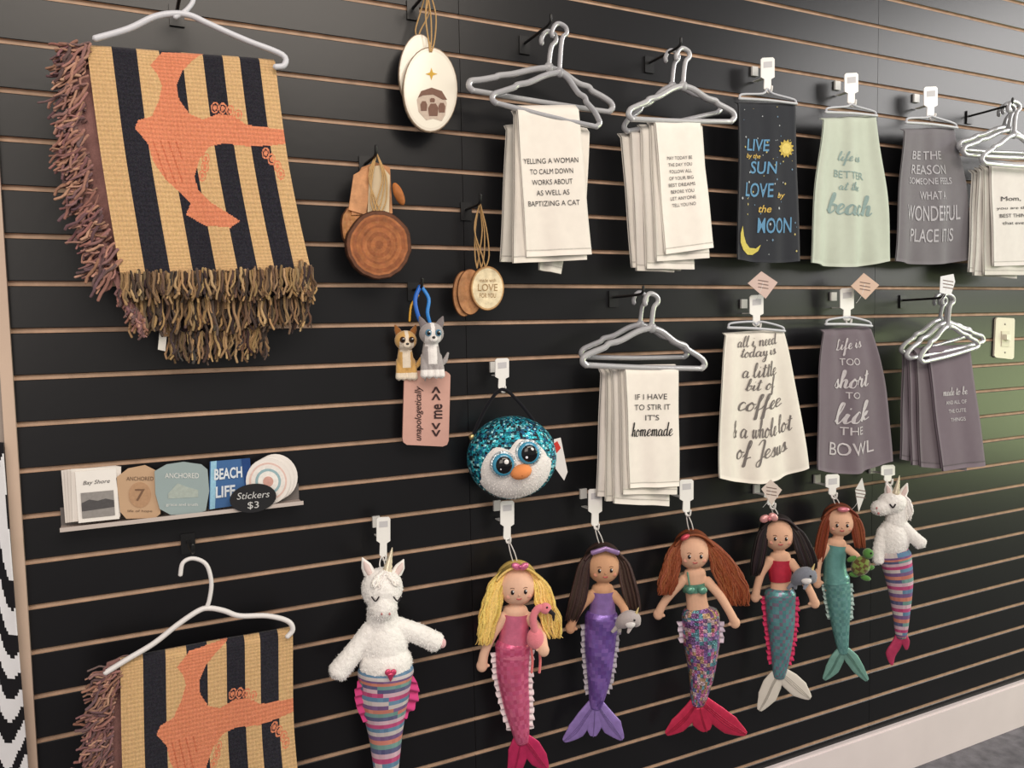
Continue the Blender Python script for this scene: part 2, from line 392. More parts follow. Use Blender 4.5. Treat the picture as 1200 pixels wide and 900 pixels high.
# ---------------- fringed blankets ---------------------------------------------------
def strand(b,P,x,y,dx,dy,d,r_,col,n=6,wig=2.0,mat='knit'):
    pts=[];a0=U(0,6);b0=U(0,6)
    for i in range(n):
        t=i/(n-1)
        pts.append(P(x+dx*t+wig*t*math.sin(a0+t*7),y+dy*t+wig*.5*math.sin(b0+t*6),d+.004*math.sin(b0+5*t)*t))
    b.loft(pts,[r_*(1.0+.25*math.sin(i*2.4)) for i in range(n)],[r_]*n,None,mat,col,5,True)
GOLD=(214,176,128); NAVY=(43,42,50); CORAL=(222,138,104)
def jit(c,k): q=U(-k,k); return tuple(max(0,min(255,v+q+U(-k*.3,k*.3))) for v in c)
def blanket(ax,bx,ay,by,ox,oy,sc):
    det=ax*by-bx*ay
    def T(x,y): x-=100;y-=50; return (ox+ax*x+bx*y, oy+ay*x+by*y)
    def TI(X,Y): X-=ox;Y-=oy; return (100+(by*X-bx*Y)/det, 50+(-ay*X+ax*Y)/det)
    b=B('striped_throw_blanket'); cx,cy=T(220,190); P=Pl(cx,cy,.09)
    st=[(0,.13,0),(.13,.265,1),(.265,.385,0),(.385,.505,1),(.505,.615,0),(.615,.72,1),(.72,.81,0),(.81,.915,1),(.915,1.01,0)]
    bird=[(190,61),(241,60),(226,70),(213,84),(207,100),(210,116),(222,133),(238,140),(256,133),(274,137),(290,147),(314,150),(336,152),(339,168),(316,171),(290,172),(262,168),(246,172),(234,186),(228,206),(232,222),(248,238),(281,259),(270,267),(240,264),(218,251),(224,238),(212,226),(194,210),(180,190),(173,168),(158,150),(162,141),(178,136),(186,118),(190,100),(184,86),(176,76)]
    feats=[(252,126),(261,127),(270,130),(279,135),(241,186),(240,196),(237,206),(311,180),(318,187),(325,195),(329,204)]
    def colf(u,v,x,y):
        xx,yy=TI(x,y); c=GOLD; k=0
        for a,e,kk in st:
            if a<=u<e: k=kk
        c=NAVY if k else GOLD
        if inpoly(xx,yy,bird):
            c=CORAL
            if 176<xx<214 and 165<yy<215 and abs(((xx-yy*.35)%9)-4.5)<.8: c=(200,112,82)
        else:
            for fx,fy in feats:
                q=math.hypot((xx-fx)/4.4,(yy-fy)/6.5)
                if q<.5 or (.75<q<1.05): c=CORAL
        wv=1.0 if int(v*110)%2 else .93
        if int(u*95)%2: wv*=.97
        c=tuple(q*wv for q in c)
        return jit(c,7)
    Q=lambda l:[T(*p) for p in l]
    dark=lambda u,v,x,y: jit((60,52,56) if (u*9)%2>1 else (160,128,94),8)
    cloth(b,P,Q([(150,90),(192,395)]),Q([(300,90),(330,380)]),d=-.035,amp=.006,nx=40,ny=40,col=dark,mat='knit')
    cloth(b,P,Q([(112,70),(160,372)]),Q([(322,80),(366,352)]),d=-.020,amp=.006,nx=40,ny=40,col=dark,mat='knit')
    cloth(b,P,Q([(84,54),(80,150),(96,240),(140,345)]),Q([(112,52),(130,150),(140,240),(170,345)]),d=-.012,amp=.008,freq=1,nx=14,ny=30,col=(146,108,104),mat='knit')
    S=cloth(b,P,Q([(101,50),(118,180),(141,322)]),Q([(322,67),(338,190),(364,314)]),d=0,amp=.004,freq=1.5,nx=190,ny=220,col=colf,mat='knit',th=.006)
    ROSE=[(156,114,106),(134,98,98),(180,138,120),(108,84,86),(154,116,100)]
    s=P.s*sc
    for i in range(400):
        t=R(); x0,y0=poly_at([(98,52),(92,130),(104,220),(136,320)],t)
        ln=U(16,36); ang=U(.0,1.15)
        x,y=T(x0+U(-16,10),y0+U(-4,4)); strand(b,P,x,y,-ln*math.cos(ang)*.85*sc,ln*math.sin(ang)*1.1*sc,U(-.012,.008),U(1.1,1.9)*s,jit(random.choice(ROSE),10),6,3*sc)
    YF=[(152,124,90),(108,86,68),(66,56,54),(178,146,106),(130,104,78),(84,68,60)]
    def row(n,a,e,lx,ly,d,cols):
        for i in range(n):
            t=(i+U(0,.8))/n; x,y=T(a[0]+(e[0]-a[0])*t,a[1]+(e[1]-a[1])*t+U(-3,2))
            strand(b,P,x,y,U(-5,6)*sc,U(lx,ly)*sc,d+U(-.006,.006),U(1.1,1.9)*s,jit(random.choice(cols),12),6,3*sc)
    row(190,(142,322),(366,314),24,36,.003,YF)
    row(70,(350,308),(366,316),26,40,.0,YF)
    row(150,(150,352),(366,348),26,42,-.015,YF)
    row(70,(140,335),(170,378),10,26,-.01,ROSE)
    row(110,(200,392),(318,384),18,38,-.03,YF)
    b.plate(P,[T(188,388),T(197,390),T(195,412),T(186,410)],-.03,-.029,'paper',(215,212,205))
    b.make(); return P
P=blanket(1,0,0,1,100,50,1.0)
b=B('white_hanger')
b.tube([P(x,y,.008) for x,y in [(112,47),(150,36),(180,22),(203,18),(222,20),(240,28),(262,38),(290,50),(330,66),(332,78),(322,80)]],.0050,'plastic',(205,206,214),10,5)
b.tube([P(x,y,.008) for x,y in [(205,22),(218,14),(226,2),(222,-12),(210,-16),(200,-8)]],.0038,'plastic',(205,206,214),10,5)
b.make(); peg(212,-10,.1)
P=blanket(.9222,-.1022,-.2472,.9931,140,775,.93)
b=B('white_hanger')
b.tube([P(x,y,.008) for x,y in [(124,786),(150,770),(180,752),(208,730),(232,714),(245,711),(262,714),(280,720),(312,720),(336,726),(342,736),(336,744)]],.0046,'plastic',(226,222,222),10,5)
b.tube([P(x,y,.008) for x,y in [(241,712),(245,700),(247,680),(241,660),(226,653),(214,658),(211,672)]],.0036,'plastic',(226,222,222),10,5)
b.make(); peg(226,650,.1)

# ---------------- towels on hangers --------------------------------------------------
WH=(236,230,222); INK=(66,63,65)
def stack(name,P,layers,col,txt=None,tcol=INK,amp=.003):
    b=B(name); S=None
    n=len(layers)
    for i,(l,r_) in enumerate(layers):
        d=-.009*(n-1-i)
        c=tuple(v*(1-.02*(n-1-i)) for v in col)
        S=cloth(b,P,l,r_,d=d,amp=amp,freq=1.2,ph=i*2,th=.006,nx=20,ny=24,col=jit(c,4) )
        b.add([S(u,v,.0008) for u,v in [(k/12,.955) for k in range(13)]+[(k/12,.962) for k in range(12,-1,-1)]],[(k,k+1,24-k,25-k) for k in range(12)],'print',tuple(v*.86 for v in c),False)
    if txt:
        for t in txt: text(b,S,t[0],t[1],t[2],t[3],t[4],t[5] if len(t)>5 else tcol,shear=t[6] if len(t)>6 else 0,bold=t[7] if len(t)>7 else .0)
    b.make(); return S
P=Pl(650,210,.10)
stack('printed_tea_towel_stack',P,[([(604,140),(596,305)],[(650,136),(655,306)]),([(640,142),(640,315)],[(698,148),(666,320)]),([(668,140),(660,298)],[(697,146),(690,296)]),
  ([(606,126),(604,308)],[(676,124),(690,304)]),([(606,122),(617,301)],[(678,121),(694,298)])],WH,
  [('YELLING A WOMAN',.47,.375,.86,.034),('TO CALM DOWN',.47,.445,.66,.034),('WORKS ABOUT',.47,.515,.62,.034),('AS WELL AS',.47,.585,.50,.034),('BAPTIZING A CAT',.47,.655,.80,.034)])
HG=(188,188,192)
b=B('grey_plastic_hanger'); hanger(b,P,(652,74),(557,92),(727,118),9,7.5,HG,d=-.03,bar=9,top=40); b.make()
b=B('grey_plastic_hanger'); hanger(b,P,(657,84),(578,112),(704,140),9,7,(178,178,184),d=-.004,bar=8,top=36); b.make()
peg(644,30,.11)
P=Pl(795,225,.10)
stack('printed_tea_towel_stack',P,[([(740,150),(752,312)],[(800,150),(810,316)]),([(748,146),(756,316)],[(800,146),(800,318)]),([(758,142),(765,314)],[(815,142),(820,315)]),([(766,140),(772,306)],[(826,140),(834,302)]),([(768,138),(780,298)],[(820,138),(838,290)])],WH,
  [(t,.45,.30+i*.050,w,.025) for i,(t,w) in enumerate([('MAY TODAY BE',.54),('THE DAY YOU',.5),('FOLLOW ALL',.46),('OF YOUR BIG',.5),('BEST DREAMS',.54),('BEFORE YOU',.46),('LET ANYONE',.5),('TELL YOU NO',.46)])],tcol=(92,88,90))
b=B('grey_plastic_hanger'); hanger(b,P,(802,100),(738,130),(862,133),8,7,(194,194,198),d=-.004,bar=9,top=64); b.make()
b=B('grey_plastic_hanger'); hanger(b,P,(798,96),(741,142),(855,120),8,6.5,(178,178,184),d=-.03,bar=8,top=62); b.make()
peg(796,56,.11)
P=Pl(755,510,.10)
stack('printed_tea_towel_stack',P,[([(716,432),(710,585)],[(770,432),(775,588)]),([(720,432),(718,590)],[(780,434),(780,592)]),([(724,430),(726,592)],[(790,432),(790,595)]),([(730,428),(732,580)],[(794,428),(796,580)]),([(733,428),(738,572)],[(795,427),(797,570)])],WH,
  [('IF I HAVE',.46,.26,.60,.045),('TO STIR IT',.48,.345,.68,.045),("IT'S",.48,.43,.26,.045),('homemade',.46,.525,.80,.12,(40,38,40),'script',.25)])
b=B('grey_plastic_hanger'); hanger(b,P,(765,384),(684,420),(827,424),8,7.5,HG,d=-.004,bar=8,top=352); b.make()
b=B('grey_plastic_hanger'); hanger(b,P,(760,380),(690,412),(815,412),8,6.5,(172,172,178),d=-.03,bar=7,top=350); b.make()
peg(752,346,.11)
P=Pl(1180,250,.10)
stack('printed_tea_towel_stack',P,[([(1152,196),(1146,318)],[(1190,196),(1185,322)]),([(1155,194),(1150,322)],[(1200,194),(1200,326)]),([(1158,192),(1158,322)],[(1215,190),(1218,322)]),([(1162,190),(1164,312)],[(1220,188),(1228,310)])],(222,217,211),
  [('Mom,',.36,.36,.4,.05),('you are the',.4,.45,.66,.035),('BEST THING',.42,.52,.6,.035),('that ever',.42,.59,.5,.03)])
for i,(nk,l,r_,dd) in enumerate([((1184,152),(1130,174),(1226,178),-.004),((1190,146),(1136,166),(1232,170),-.03),((1180,160),(1142,186),(1222,190),.02)]):
    b=B('grey_plastic_hanger'); hanger(b,P,nk,l,r_,7,5.5,(168+8*i,169+8*i,174+8*i),d=dd,bar=7,top=128); b.make()
peg(1184,124,.12)
P=Pl(1108,480,.10)
stack('printed_tea_towel_stack',P,[([(1070,412),(1066,540)],[(1110,410),(1108,548)]),([(1072,410),(1076,546)],[(1120,408),(1122,550)]),([(1078,408),(1084,548)],[(1130,406),(1136,552)]),([(1088,406),(1104,552)],[(1136,404),(1155,546)])],(116,106,114),
  [('made to be',.5,.37,.6,.07,(200,196,200),'script',.2),('AND ALL OF',.5,.46,.5,.03,(200,196,200)),('THE CUTE',.5,.53,.42,.03,(200,196,200)),('THINGS',.5,.60,.36,.03,(200,196,200))])
for i,(nk,l,r_,dd) in enumerate([((1110,378),(1064,414),(1154,396),-.004),((1105,382),(1072,418),(1140,402),.015),((1114,374),(1068,408),(1150,388),-.03)]):
    b=B('grey_plastic_hanger'); hanger(b,P,nk,l,r_,7,5.5,(186-8*i,187-8*i,192-8*i),d=dd,bar=6,top=352); b.make()
peg(1104,350,.12)
# single towels
def minihanger(P,x0,x1,y0,y1,cx,top):
    b=B('clip_hanger')
    s=P.s
    b.tube([P(x0,y0,.004),P((x0+x1)/2,(y0+y1)/2-1,.004),P(x1,y1,.004)],1.6*s,'plastic',(196,198,204),8,3)
    b.tube([P(x0+1,y0,.004),P(x0+3,y0-5,.003),P(cx-6,(y0+y1)/2-9,.002),P(cx,top,.0),P(cx+6,(y0+y1)/2-9,.002),P(x1-3,y1-5,.003),P(x1-1,y1,.004)],1.3*s,'plastic',(190,192,200),8,4)
    b.make()
def starpoly(cx,cy,r1,r2,n): return [(cx+(r1 if i%2==0 else r2)*math.cos(math.pi*i/n),cy+(r1 if i%2==0 else r2)*math.sin(math.pi*i/n)) for i in range(2*n)]
P=Pl(900,210,.06)
b=B('sun_and_moon_towel')
S=cloth(b,P,[(866,118),(866,200),(864,304)],[(932,120),(934,200),(937,306)],amp=.003,nx=24,ny=30,col=(50,52,58),belly=3)
BL=(98,146,182)
for t in [('LIVE',.32,.34,.40,.072,BL),('by the',.24,.41,.26,.035,(206,174,90),.3),('SUN',.42,.475,.46,.076,BL),('LOVE',.34,.60,.48,.072,BL),('by',.72,.63,.14,.035,(206,174,90),.3),('the',.44,.69,.2,.035,(206,174,90),.3),('MOON',.60,.77,.56,.076,BL)]:
    text(b,S,t[0],t[1],t[2],t[3],t[4],t[5],shear=t[6] if len(t)>6 else .1,bold=.012)
def onS(b,S,pts,col,d=.0016): b.add([S(u,v,d) for u,v in pts],[list(range(len(pts)))],'print',col,False)
onS(b,S,[(.82+(.14 if i%2 else .10)*math.cos(math.pi*i/12),.36+(.058 if i%2 else .042)*math.sin(math.pi*i/12)) for i in range(24)],(196,172,84))
onS(b,S,[(.82+.08*math.cos(i*.5236),.36+.033*math.sin(i*.5236)) for i in range(12)],(222,200,110),.002)
onS(b,S,[(.06,.78),(.03,.82),(.03,.87),(.07,.915),(.15,.945),(.25,.94),(.33,.91),(.37,.87),(.30,.895),(.20,.895),(.12,.87),(.08,.83)],(206,192,96))
for i in range(60):
    u,v=U(.04,.96),U(.06,.97); r_=U(.006,.016)
    onS(b,S,[(u-r_,v),(u,v-r_*.5),(u+r_,v),(u,v+r_*.5)],random.choice([(190,176,116),(180,186,190),(110,140,165)]),.0012)
b.make(); minihanger(P,865,932,116,122,899,104)
P=Pl(995,225,.06)
b=B('beach_tea_towel'); S=cloth(b,P,[(966,137),(956,210),(949,308)],[(1025,134),(1036,220),(1042,306)],amp=.008,freq=2.2,nx=40,ny=24,col=(194,202,188),belly=6)
for t,sh,bo in [(('life is',.5,.33,.36,.09),'script',.4),(('BETTER',.5,.43,.44,.045),0,.0),(('at the',.5,.50,.28,.06),'script',.3),(('beach',.5,.61,.6,.12),'script',.5)]: text(b,S,*t,(140,162,160),shear=sh,bold=bo)
b.make(); minihanger(P,966,1026,132,136,997,122)
P=Pl(1095,230,.06)
b=B('grey_tea_towel'); S=cloth(b,P,[(1060,150),(1054,220),(1048,306)],[(1118,148),(1132,220),(1138,304)],amp=.007,freq=2,nx=40,ny=24,col=(122,119,124),belly=5)
for t in [('BE THE',.42,.26,.5,.06),('REASON',.45,.36,.55,.065),('SOMEONE FEELS',.47,.44,.66,.045),('WHAT A',.5,.54,.36,.055),('WONDERFUL',.5,.65,.76,.09),('PLACE IT IS',.5,.78,.6,.08)]: text(b,S,*t,(182,180,186),bold=.008)
b.make(); minihanger(P,1060,1120,144,150,1090,136)
P=Pl(892,480,.06)
b=B('coffee_quote_towel'); S=cloth(b,P,[(852,390),(845,460),(842,560)],[(918,386),(934,460),(945,548)],amp=.008,freq=2,nx=40,ny=24,col=(234,228,218),belly=12)
for t,w,h,y in [('all i need',.66,.11,.10),('today is',.56,.12,.21),('a little',.5,.10,.32),('bit of',.42,.12,.43),('coffee',.58,.15,.55),('& a whole lot',.74,.10,.67),('of Jesus',.6,.15,.80)]: text(b,S,t,.53,y,w,h,(118,112,110),shear='script',bold=.25,rise=.02)
b.make(); minihanger(P,852,918,384,388,886,380)
P=Pl(1000,470,.06)
b=B('baking_quote_towel'); S=cloth(b,P,[(966,386),(958,460),(956,550)],[(1020,382),(1038,460),(1043,540)],amp=.008,freq=2,nx=40,ny=24,col=(118,108,116),belly=10)
for i,(t,w,h,sh) in enumerate([('Life is',.46,.13,1),('TOO',.3,.045,0),('short',.55,.12,1),('TO',.18,.045,0),('lick',.5,.13,1),('THE',.3,.045,0),('BOWL',.6,.08,0)]): text(b,S,t,.5,.17+i*.107,w,h,(196,190,194),shear='script' if sh else 0,bold=.35 if sh else .004,rise=.02 if sh else 0)
b.make(); minihanger(P,966,1020,380,382,993,372)
def tag(name,pts,col,off=.07):
    b=B(name); x=sum(p[0] for p in pts)/len(pts); y=sum(p[1] for p in pts)/len(pts); P=Pl(x,y,off)
    b.plate(P,pts,0,.001,'paper',col)
    for k in range(3):
        b.plate(P,[(x-6,y-5+k*4),(x+6,y-3+k*4),(x+6,y-2+k*4),(x-6,y-4+k*4)],.001,.0015,'print',(120,100,95))
    b.tube([P(x,y-2,.001),P(x-4,y+12,-.0),P(x-6,y+20,-.01)],.0006,'plastic',(220,220,220),5,3); b.make()
tag('kraft_price_tag',[(876,332),(892,318),(911,331),(897,350)],(206,180,172))
tag('kraft_price_tag',[(997,335),(1012,320),(1030,334),(1014,351)],(206,176,158))
tag('white_price_tag',[(1102,324),(1117,321),(1119,330),(1114,346),(1101,343)],(228,228,232),.13)
tag('kraft_price_tag',[(892,573),(903,562),(916,574),(904,592)],(206,190,182),.10)
tag('white_price_tag',[(1002,574),(1010,560),(1014,578),(1006,600)],(216,214,212),.10)

# ---------------- ornaments ----------------------------------------------------------
TW=(188,152,104)
def twine(b,P,x0,y0,x1,y1,d,w=4):
    s=P.s
    for k in (-1,1): b.tube([P(x0,y0,d*.5),P(x0+k*w,(y0*.6+y1*.4),d),P(x1+k*w*.6,(y0*.2+y1*.8),d),P(x1,y1,d)],.9*s,'knit',TW,5,4)
b=B('ceramic_oval_ornaments'); P=Pl(503,100,.05)
cer=lambda q,t:(236,230,216) if q<.9 else (226,218,204)
b.disc(P,490,80,21,42,-.012,.006,'gloss',cer,(150,130,110),rot=.1)
b.disc(P,503,106,32,50,0,.007,'gloss',cer,(150,130,110))
twine(b,P,500,-10,492,44,-.01,5); twine(b,P,503,-8,504,62,.008,6); twine(b,P,500,-8,502,62,.008,3)
pts=starpoly(504,88,7,2.4,4); b.plate(P,pts,.007,.0078,'print',(204,164,70))
BR=(122,92,80)
b.plate(P,[(489,132),(487,118),(492,110),(500,106),(510,106),(518,112),(522,122),(520,136),(516,143),(506,140),(498,142)],.007,.0076,'print',(196,178,164))
b.plate(P,[(488,116),(492,108),(504,104),(516,108),(522,118),(517,118),(506,112),(494,113)],.007,.0082,'print',BR)
for x,y,w,h in ((495,124,4,7),(506,128,6,9),(516,126,4,7),(505,118,3,3)): b.plate(P,[(x-w,y),(x-w*.5,y-h*.6),(x+w*.5,y-h*.6),(x+w,y),(x+w*.8,y+h),(x-w*.8,y+h)],.0076,.0084,'print',BR)
b.make(); peg(500,-8,.08)
b=B('wood_slice_ornaments'); P=Pl(440,250,.05)
def wood(q,t):
    if q<.86: return jit((160,98,58) if int(q*9)%2 else (142,84,50),5)
    return (96,58,38)
def cork(q,t): return jit((180,126,80),10)
b.disc(P,424,272,22,34,-.012,.009,'wood',cork,(96,60,40),rot=-.3,wob=.02)
b.plate(P,[(424,196),(440,190),(457,196),(460,250),(412,252),(414,214)],-.004,.000,'wood',(180,128,88))
b.plate(P,[(414,205),(430,196),(434,214),(428,252),(408,246)],.0,.003,'wood',(200,146,104))
b.plate(P,[(432,196),(446,194),(456,206),(455,250),(430,250)],.004,.005,'paper',(206,188,158))
b.disc(P,441,288,38,40,.006,.012,'wood',wood,(70,42,28),wob=.02,nr=16)
for a in (0,1,2): twine(b,P,440,180,440+a*4-4,250,.012,6+2*a)
b.ell(P(466,228,.006),6*P.s,14*P.s,5*P.s,P,'wood',(176,108,56),10,8,.4)
b.make(); peg(440,184,.07)
b=B('engraved_wood_ornaments'); P=Pl(562,320,.05)
tan=lambda q,t:jit((176,126,86),5)
b.disc(P,546,344,13,27,-.014,.005,'wood',tan,(110,70,42)); b.disc(P,552,342,15,27,-.008,.005,'wood',tan,(110,70,42))
b.disc(P,570,338,19.5,26,0,.006,'wood',lambda q,t:(228,212,178) if q<.9 else (186,150,106),(150,106,66))
S=flatS(P,551,312,589,364,.006)
for t in [('made with',.5,.32,.5,.08),('LOVE',.5,.48,.6,.16),('FOR YOU',.5,.66,.5,.1)]: text(b,S,*t,(160,130,94),d=.001)
for k in range(3): twine(b,P,562,238,560+k*4,314,-.004+.004*k,4+1.5*k)
b.make(); peg(562,240,.07)
# pink leather tag
b=B('pink_leather_luggage_tag'); P=Pl(499,478,.03)
poly=[(474,436),(478,434),(522,435),(526,438),(527,440),(525,516),(523,521),(518,523),(476,521),(472,518),(471,514),(473,440)]
b.plate(P,poly,0,.004,'cloth',(204,160,148),(150,100,90))
def vert(b,P,body,xc,yc,w,ln,col,bold=0,shear=0):
    v,fs=tmesh(body,shear,bold)
    b.add([P(xc-(y-.5)*w, yc-(x-.5)*ln,.0052) for x,y in v],fs,'print',col,False)
def vert2(b,P,body,xc,yc,w,ln,col,bold=0,shear=0):
    v,fs=tmesh(body,shear,bold)
    b.add([P(xc+(.5-y)*-w, yc-(x-.5)*ln,.0052) for x,y in v],fs,'print',col,False)
vert(b,P,'unapologetically',490,484,10,64,(62,44,44),.01,.3)
vert(b,P,'<< me >>',511,482,13,58,(62,44,44),.02)
b.make()
# plush keychains
def dog(name,P,hx,hy,sc,base,face,ear,d=0,flip=1):
    b=B(name); s=P.s*sc; K=B('k')
    p=lambda x,y,dd=0: P(hx+x*sc,hy+y*sc,d+dd*s)
    K.ell(p(0,0,4),14*s,12.5*s,12*s,P,'plush',base)
    K.loft([p(0,8),p(0,20),p(1,32)],[8*s,10*s,11*s],[7*s,9*s,9*s],P.n,'plush',base)
    for x in (-8,-2.5,5,10): K.loft([p(x*.8,26,3 if x in(-2.5,5) else -2),p(x,38,4),p(x*1.05,46,5)],[5*s,4.3*s,4.6*s],[5*s,4.3*s,5*s],P.n,'plush',base,10)
    vs,fs=fuse(K,.0011,2)
    hc=p(0,0)
    cs=[]
    for q in fs:
        c=sum((vs[i] for i in q),Vector())/len(q); zz=(c-hc).dot(P.u)/s; xx=(c-hc).dot(P.r)/s
        cs.append(face if (zz<-1 and zz>-14 and abs(xx)<9 and (c-hc).dot(P.n)>4*s) or zz<-40 or (abs(xx)<5 and zz<-14 and zz>-34) or (abs(xx)<2.2 and zz>-2) else base)
    b.add(vs,fs,'plush',cs)
    for k in (-1,1):
        b.loft([p(k*8,-8,3),p(k*11,-14,3),p(k*13,-19,2)],[5*s,3.6*s,1*s],[2*s,1.6*s,.8*s],P.n,'plush',ear,8)
        b.ell(p(k*5.5,-1,15.5),3.6*s,3.9*s,2.2*s,P,'gloss',(90,140,170) if base[2]>120 else (70,40,20),12,8)
        b.ell(p(k*5.5,-1,17),2.3*s,2.6*s,1.2*s,P,'gloss',(8,8,10),10,8)
        b.ell(p(k*5.5+1,-2.2,18),.8*s,.8*s,.4*s,P,'gloss',(240,240,240),8,6)
    b.ell(p(0,6,14.5),5*s,3.6*s,3.6*s,P,'plush',face,12,8)
    b.ell(p(0,4,18),2*s,1.5*s,1.3*s,P,'gloss',(25,20,22),10,8)
    b.loft([p(10,36,-4),p(17,30,-4),p(20,22,-4)],[3.5*s,3*s,1.4*s],[3*s,3*s,1.2*s],P.n,'plush',base,8)
    b.make()
P=Pl(495,400,.045,.5)
dog('tan_dog_plush_keychain',P,476,399,.94,(212,168,102),(238,224,204),(150,98,52),-.012)
dog('husky_plush_keychain',P,504,391,1.04,(166,160,160),(238,234,232),(126,118,120),.008)
b=B('blue_keychain_strap'); s=P.s
b.tube([P(492,336,0),P(486,352,.004),P(490,372,.006),P(496,382,.004)],2.6*s,'plastic',(30,100,196),8,4)
b.tube([P(494,336,0),P(502,350,.004),P(500,366,.008),P(503,378,.006)],2.2*s,'plastic',(40,130,210),8,4)
b.tube([P(490,346,0),P(482,358,.0),P(480,376,.0)],1.4*s,'plastic',(214,160,50),8,4)
b.tube([P(500,440,.006),P(499,436,.006),P(498,446,.002)],.8*s,'metal',(200,200,200),6,3); b.make(); peg(494,338,.05)
# ---------------- penguin purse ------------------------------------------------------
b=B('sequin_penguin_purse'); P=Pl(602,535,.07,.75); s=P.s
C0=P(600,536)
TEAL=[(26,140,160),(60,184,200),(20,90,130),(20,40,56),(150,210,218),(24,90,110),(16,30,44),(40,160,180)]
def pcol(x,y,z): return jit(random.choice(TEAL),12)
b.ell(C0,53*s,49*s,30*s,P,'sequin',pcol,80,54)
def facept(x,y,l=0):
    q=1-(x/53)**2-(y/49)**2; return C0+P.r*(x*s)+P.u*(y*s)+P.n*((30*math.sqrt(max(q,0))+l)*s)
tl=.30
vs=[];fs=[]
nr,ns=14,56
def frad(t):
    t2=t-tl
    x=math.cos(t2);y=math.sin(t2)
    base=1/math.sqrt((x/44)**2+(y/38)**2)
    if y>0: base*=.92-.30*max(0,1-abs(x)/.4)*y
    return base
vs.append(facept(1,-10,4))
for i in range(1,nr+1):
    for j in range(ns):
        t=2*math.pi*j/ns; q=i/nr*frad(t); l=4*(1-(i/nr)**6)-.3
        vs.append(facept(1+q*math.cos(t),q*math.sin(t)-10,l))
fs=[(0,1+j,1+(j+1)%ns) for j in range(ns)]+[(1+i*ns+j,1+(i+1)*ns+j,1+(i+1)*ns+(j+1)%ns,1+i*ns+(j+1)%ns) for i in range(nr-1) for j in range(ns)]
b.add(vs,fs,'plush',(240,236,234)); furify(b,vs,fs,1600,.0035,(244,240,238),.0006)
for ex,ey in ((-14,-2),(15,10)):
    c=facept(ex,ey,4.5)
    b.ell(c,15*s,15.5*s,4*s,P,'sequin',(210,224,232),24,12)
    b.ell(facept(ex,ey,7),12.6*s,13*s,4*s,P,'gloss',(64,150,186),24,12)
    b.ell(facept(ex+.5,ey,9),9.6*s,10*s,3.4*s,P,'gloss',(6,8,12),20,12)
    b.ell(facept(ex+3,ey+4,12.2),2.8*s,2.8*s,.9*s,P,'gloss',(250,250,250),12,8)
    b.ell(facept(ex-3,ey-4,12),1.5*s,1.5*s,.7*s,P,'gloss',(240,240,250),12,8)
b.ell(facept(6,-11,7),12.5*s,8.5*s,9*s,P,'cloth',(236,150,92),18,12,.25)
b.loft([facept(-4,-15,11),facept(6,-14,15.5),facept(16,-10,11)],.7*s,.7*s,P.n,'print',(170,96,50),6)
b.tube([P(549,545,0),P(553,515,.0),P(568,480,.004),P(583,459,.004),P(594,458,.004),P(612,476,.004),P(630,500,.0),P(640,520,0)],2.1*s,'cloth',(24,24,30),8,5)
b.ell(P(553,512,.002),4*s,4*s,3*s,P,'metal',(190,170,120),10,8)
b.plate(P,[(648,514),(656,512),(664,552),(660,562),(650,548)],.01,.011,'paper',(236,232,230))
b.plate(P,[(646,520),(652,516),(656,524),(651,530)],.011,.012,'paper',(206,60,50))
b.make()

# ---------------- stickers -----------------------------------------------------------
P=Pl(210,575,.03)
b=B('acrylic_sticker_shelf')
A=W(72,618,0).x; E=W(350,582,0).x; z0=W(75,618,.02).z
b.box(A,E,-.04,-.0008,z0-.003,z0,'plastic',(176,160,152)); b.box(A,E,-.042,-.04,z0-.003,z0+.004,'plastic',(196,184,178)); b.box(A,E,-.003,-.0008,z0,z0+.03,'plastic',(110,104,102))
b.make()
def rectS(P,q):
    def S(u,v,d=0):
        x=(q[0][0]*(1-u)+q[1][0]*u)*(1-v)+(q[3][0]*(1-u)+q[2][0]*u)*v
        y=(q[0][1]*(1-u)+q[1][1]*u)*(1-v)+(q[3][1]*(1-u)+q[2][1]*u)*v
        return P(x,y,d)
    return S
def circ(cx,cy,rx,ry,n=32,a0=0,a1=2*math.pi): return [(cx+rx*math.cos(a0+(a1-a0)*i/n),cy+ry*math.sin(a0+(a1-a0)*i/n)) for i in range(n)]
b=B('photo_sticker_stack')
for k in range(4): b.plate(P,[(71+4*k,553-k),(136+2*k,547),(141,609-k),(76+3*k,615-k)],-.016+k*.004,-.015+k*.004,'paper',(228,222,216))
q=[(88,553),(136,549),(140,608),(92,613)]; b.plate(P,q,-.002,0,'paper',(236,232,228)); S=rectS(P,q)
b.add([S(u,v,.001) for u,v in ((.1,.42),(.9,.42),(.9,.92),(.1,.92))],[(0,1,2,3)],'print',(146,142,140),False)
b.add([S(u,v,.0014) for u,v in ((.1,.62),(.3,.56),(.5,.6),(.7,.57),(.9,.62),(.9,.75),(.1,.78))],[range(7)],'print',(84,82,84),False)
text(b,S,'Bay Shore',.5,.24,.66,.10,(90,86,86),d=.001,shear=.3); b.make()
b=B('tan_anchor_sticker'); poly=[(136,560),(150,549),(170,545),(184,552),(188,575),(188,602),(182,607),(148,608),(141,600)]
b.plate(P,poly,-.002,.0,'paper',(192,160,130)); S=flatS(P,140,548,188,606)
text(b,S,'ANCHORED',.5,.22,.66,.08,(112,90,74),d=.001); b.plate(P,circ(164,580,13,15),0,.0008,'print',(178,142,112)); text(b,S,'7',.5,.55,.24,.24,(120,92,74),d=.0015); text(b,S,'life of hope',.5,.88,.6,.06,(112,90,74),d=.001); b.make()
b=B('blue_anchor_sticker'); poly=[(181,552),(195,544),(215,541),(236,544),(243,550),(245,575),(241,598),(230,602),(200,603),(187,596),(182,578)]
b.plate(P,poly,.0,.003,'paper',(150,166,168)); S=flatS(P,182,542,244,602,.003)
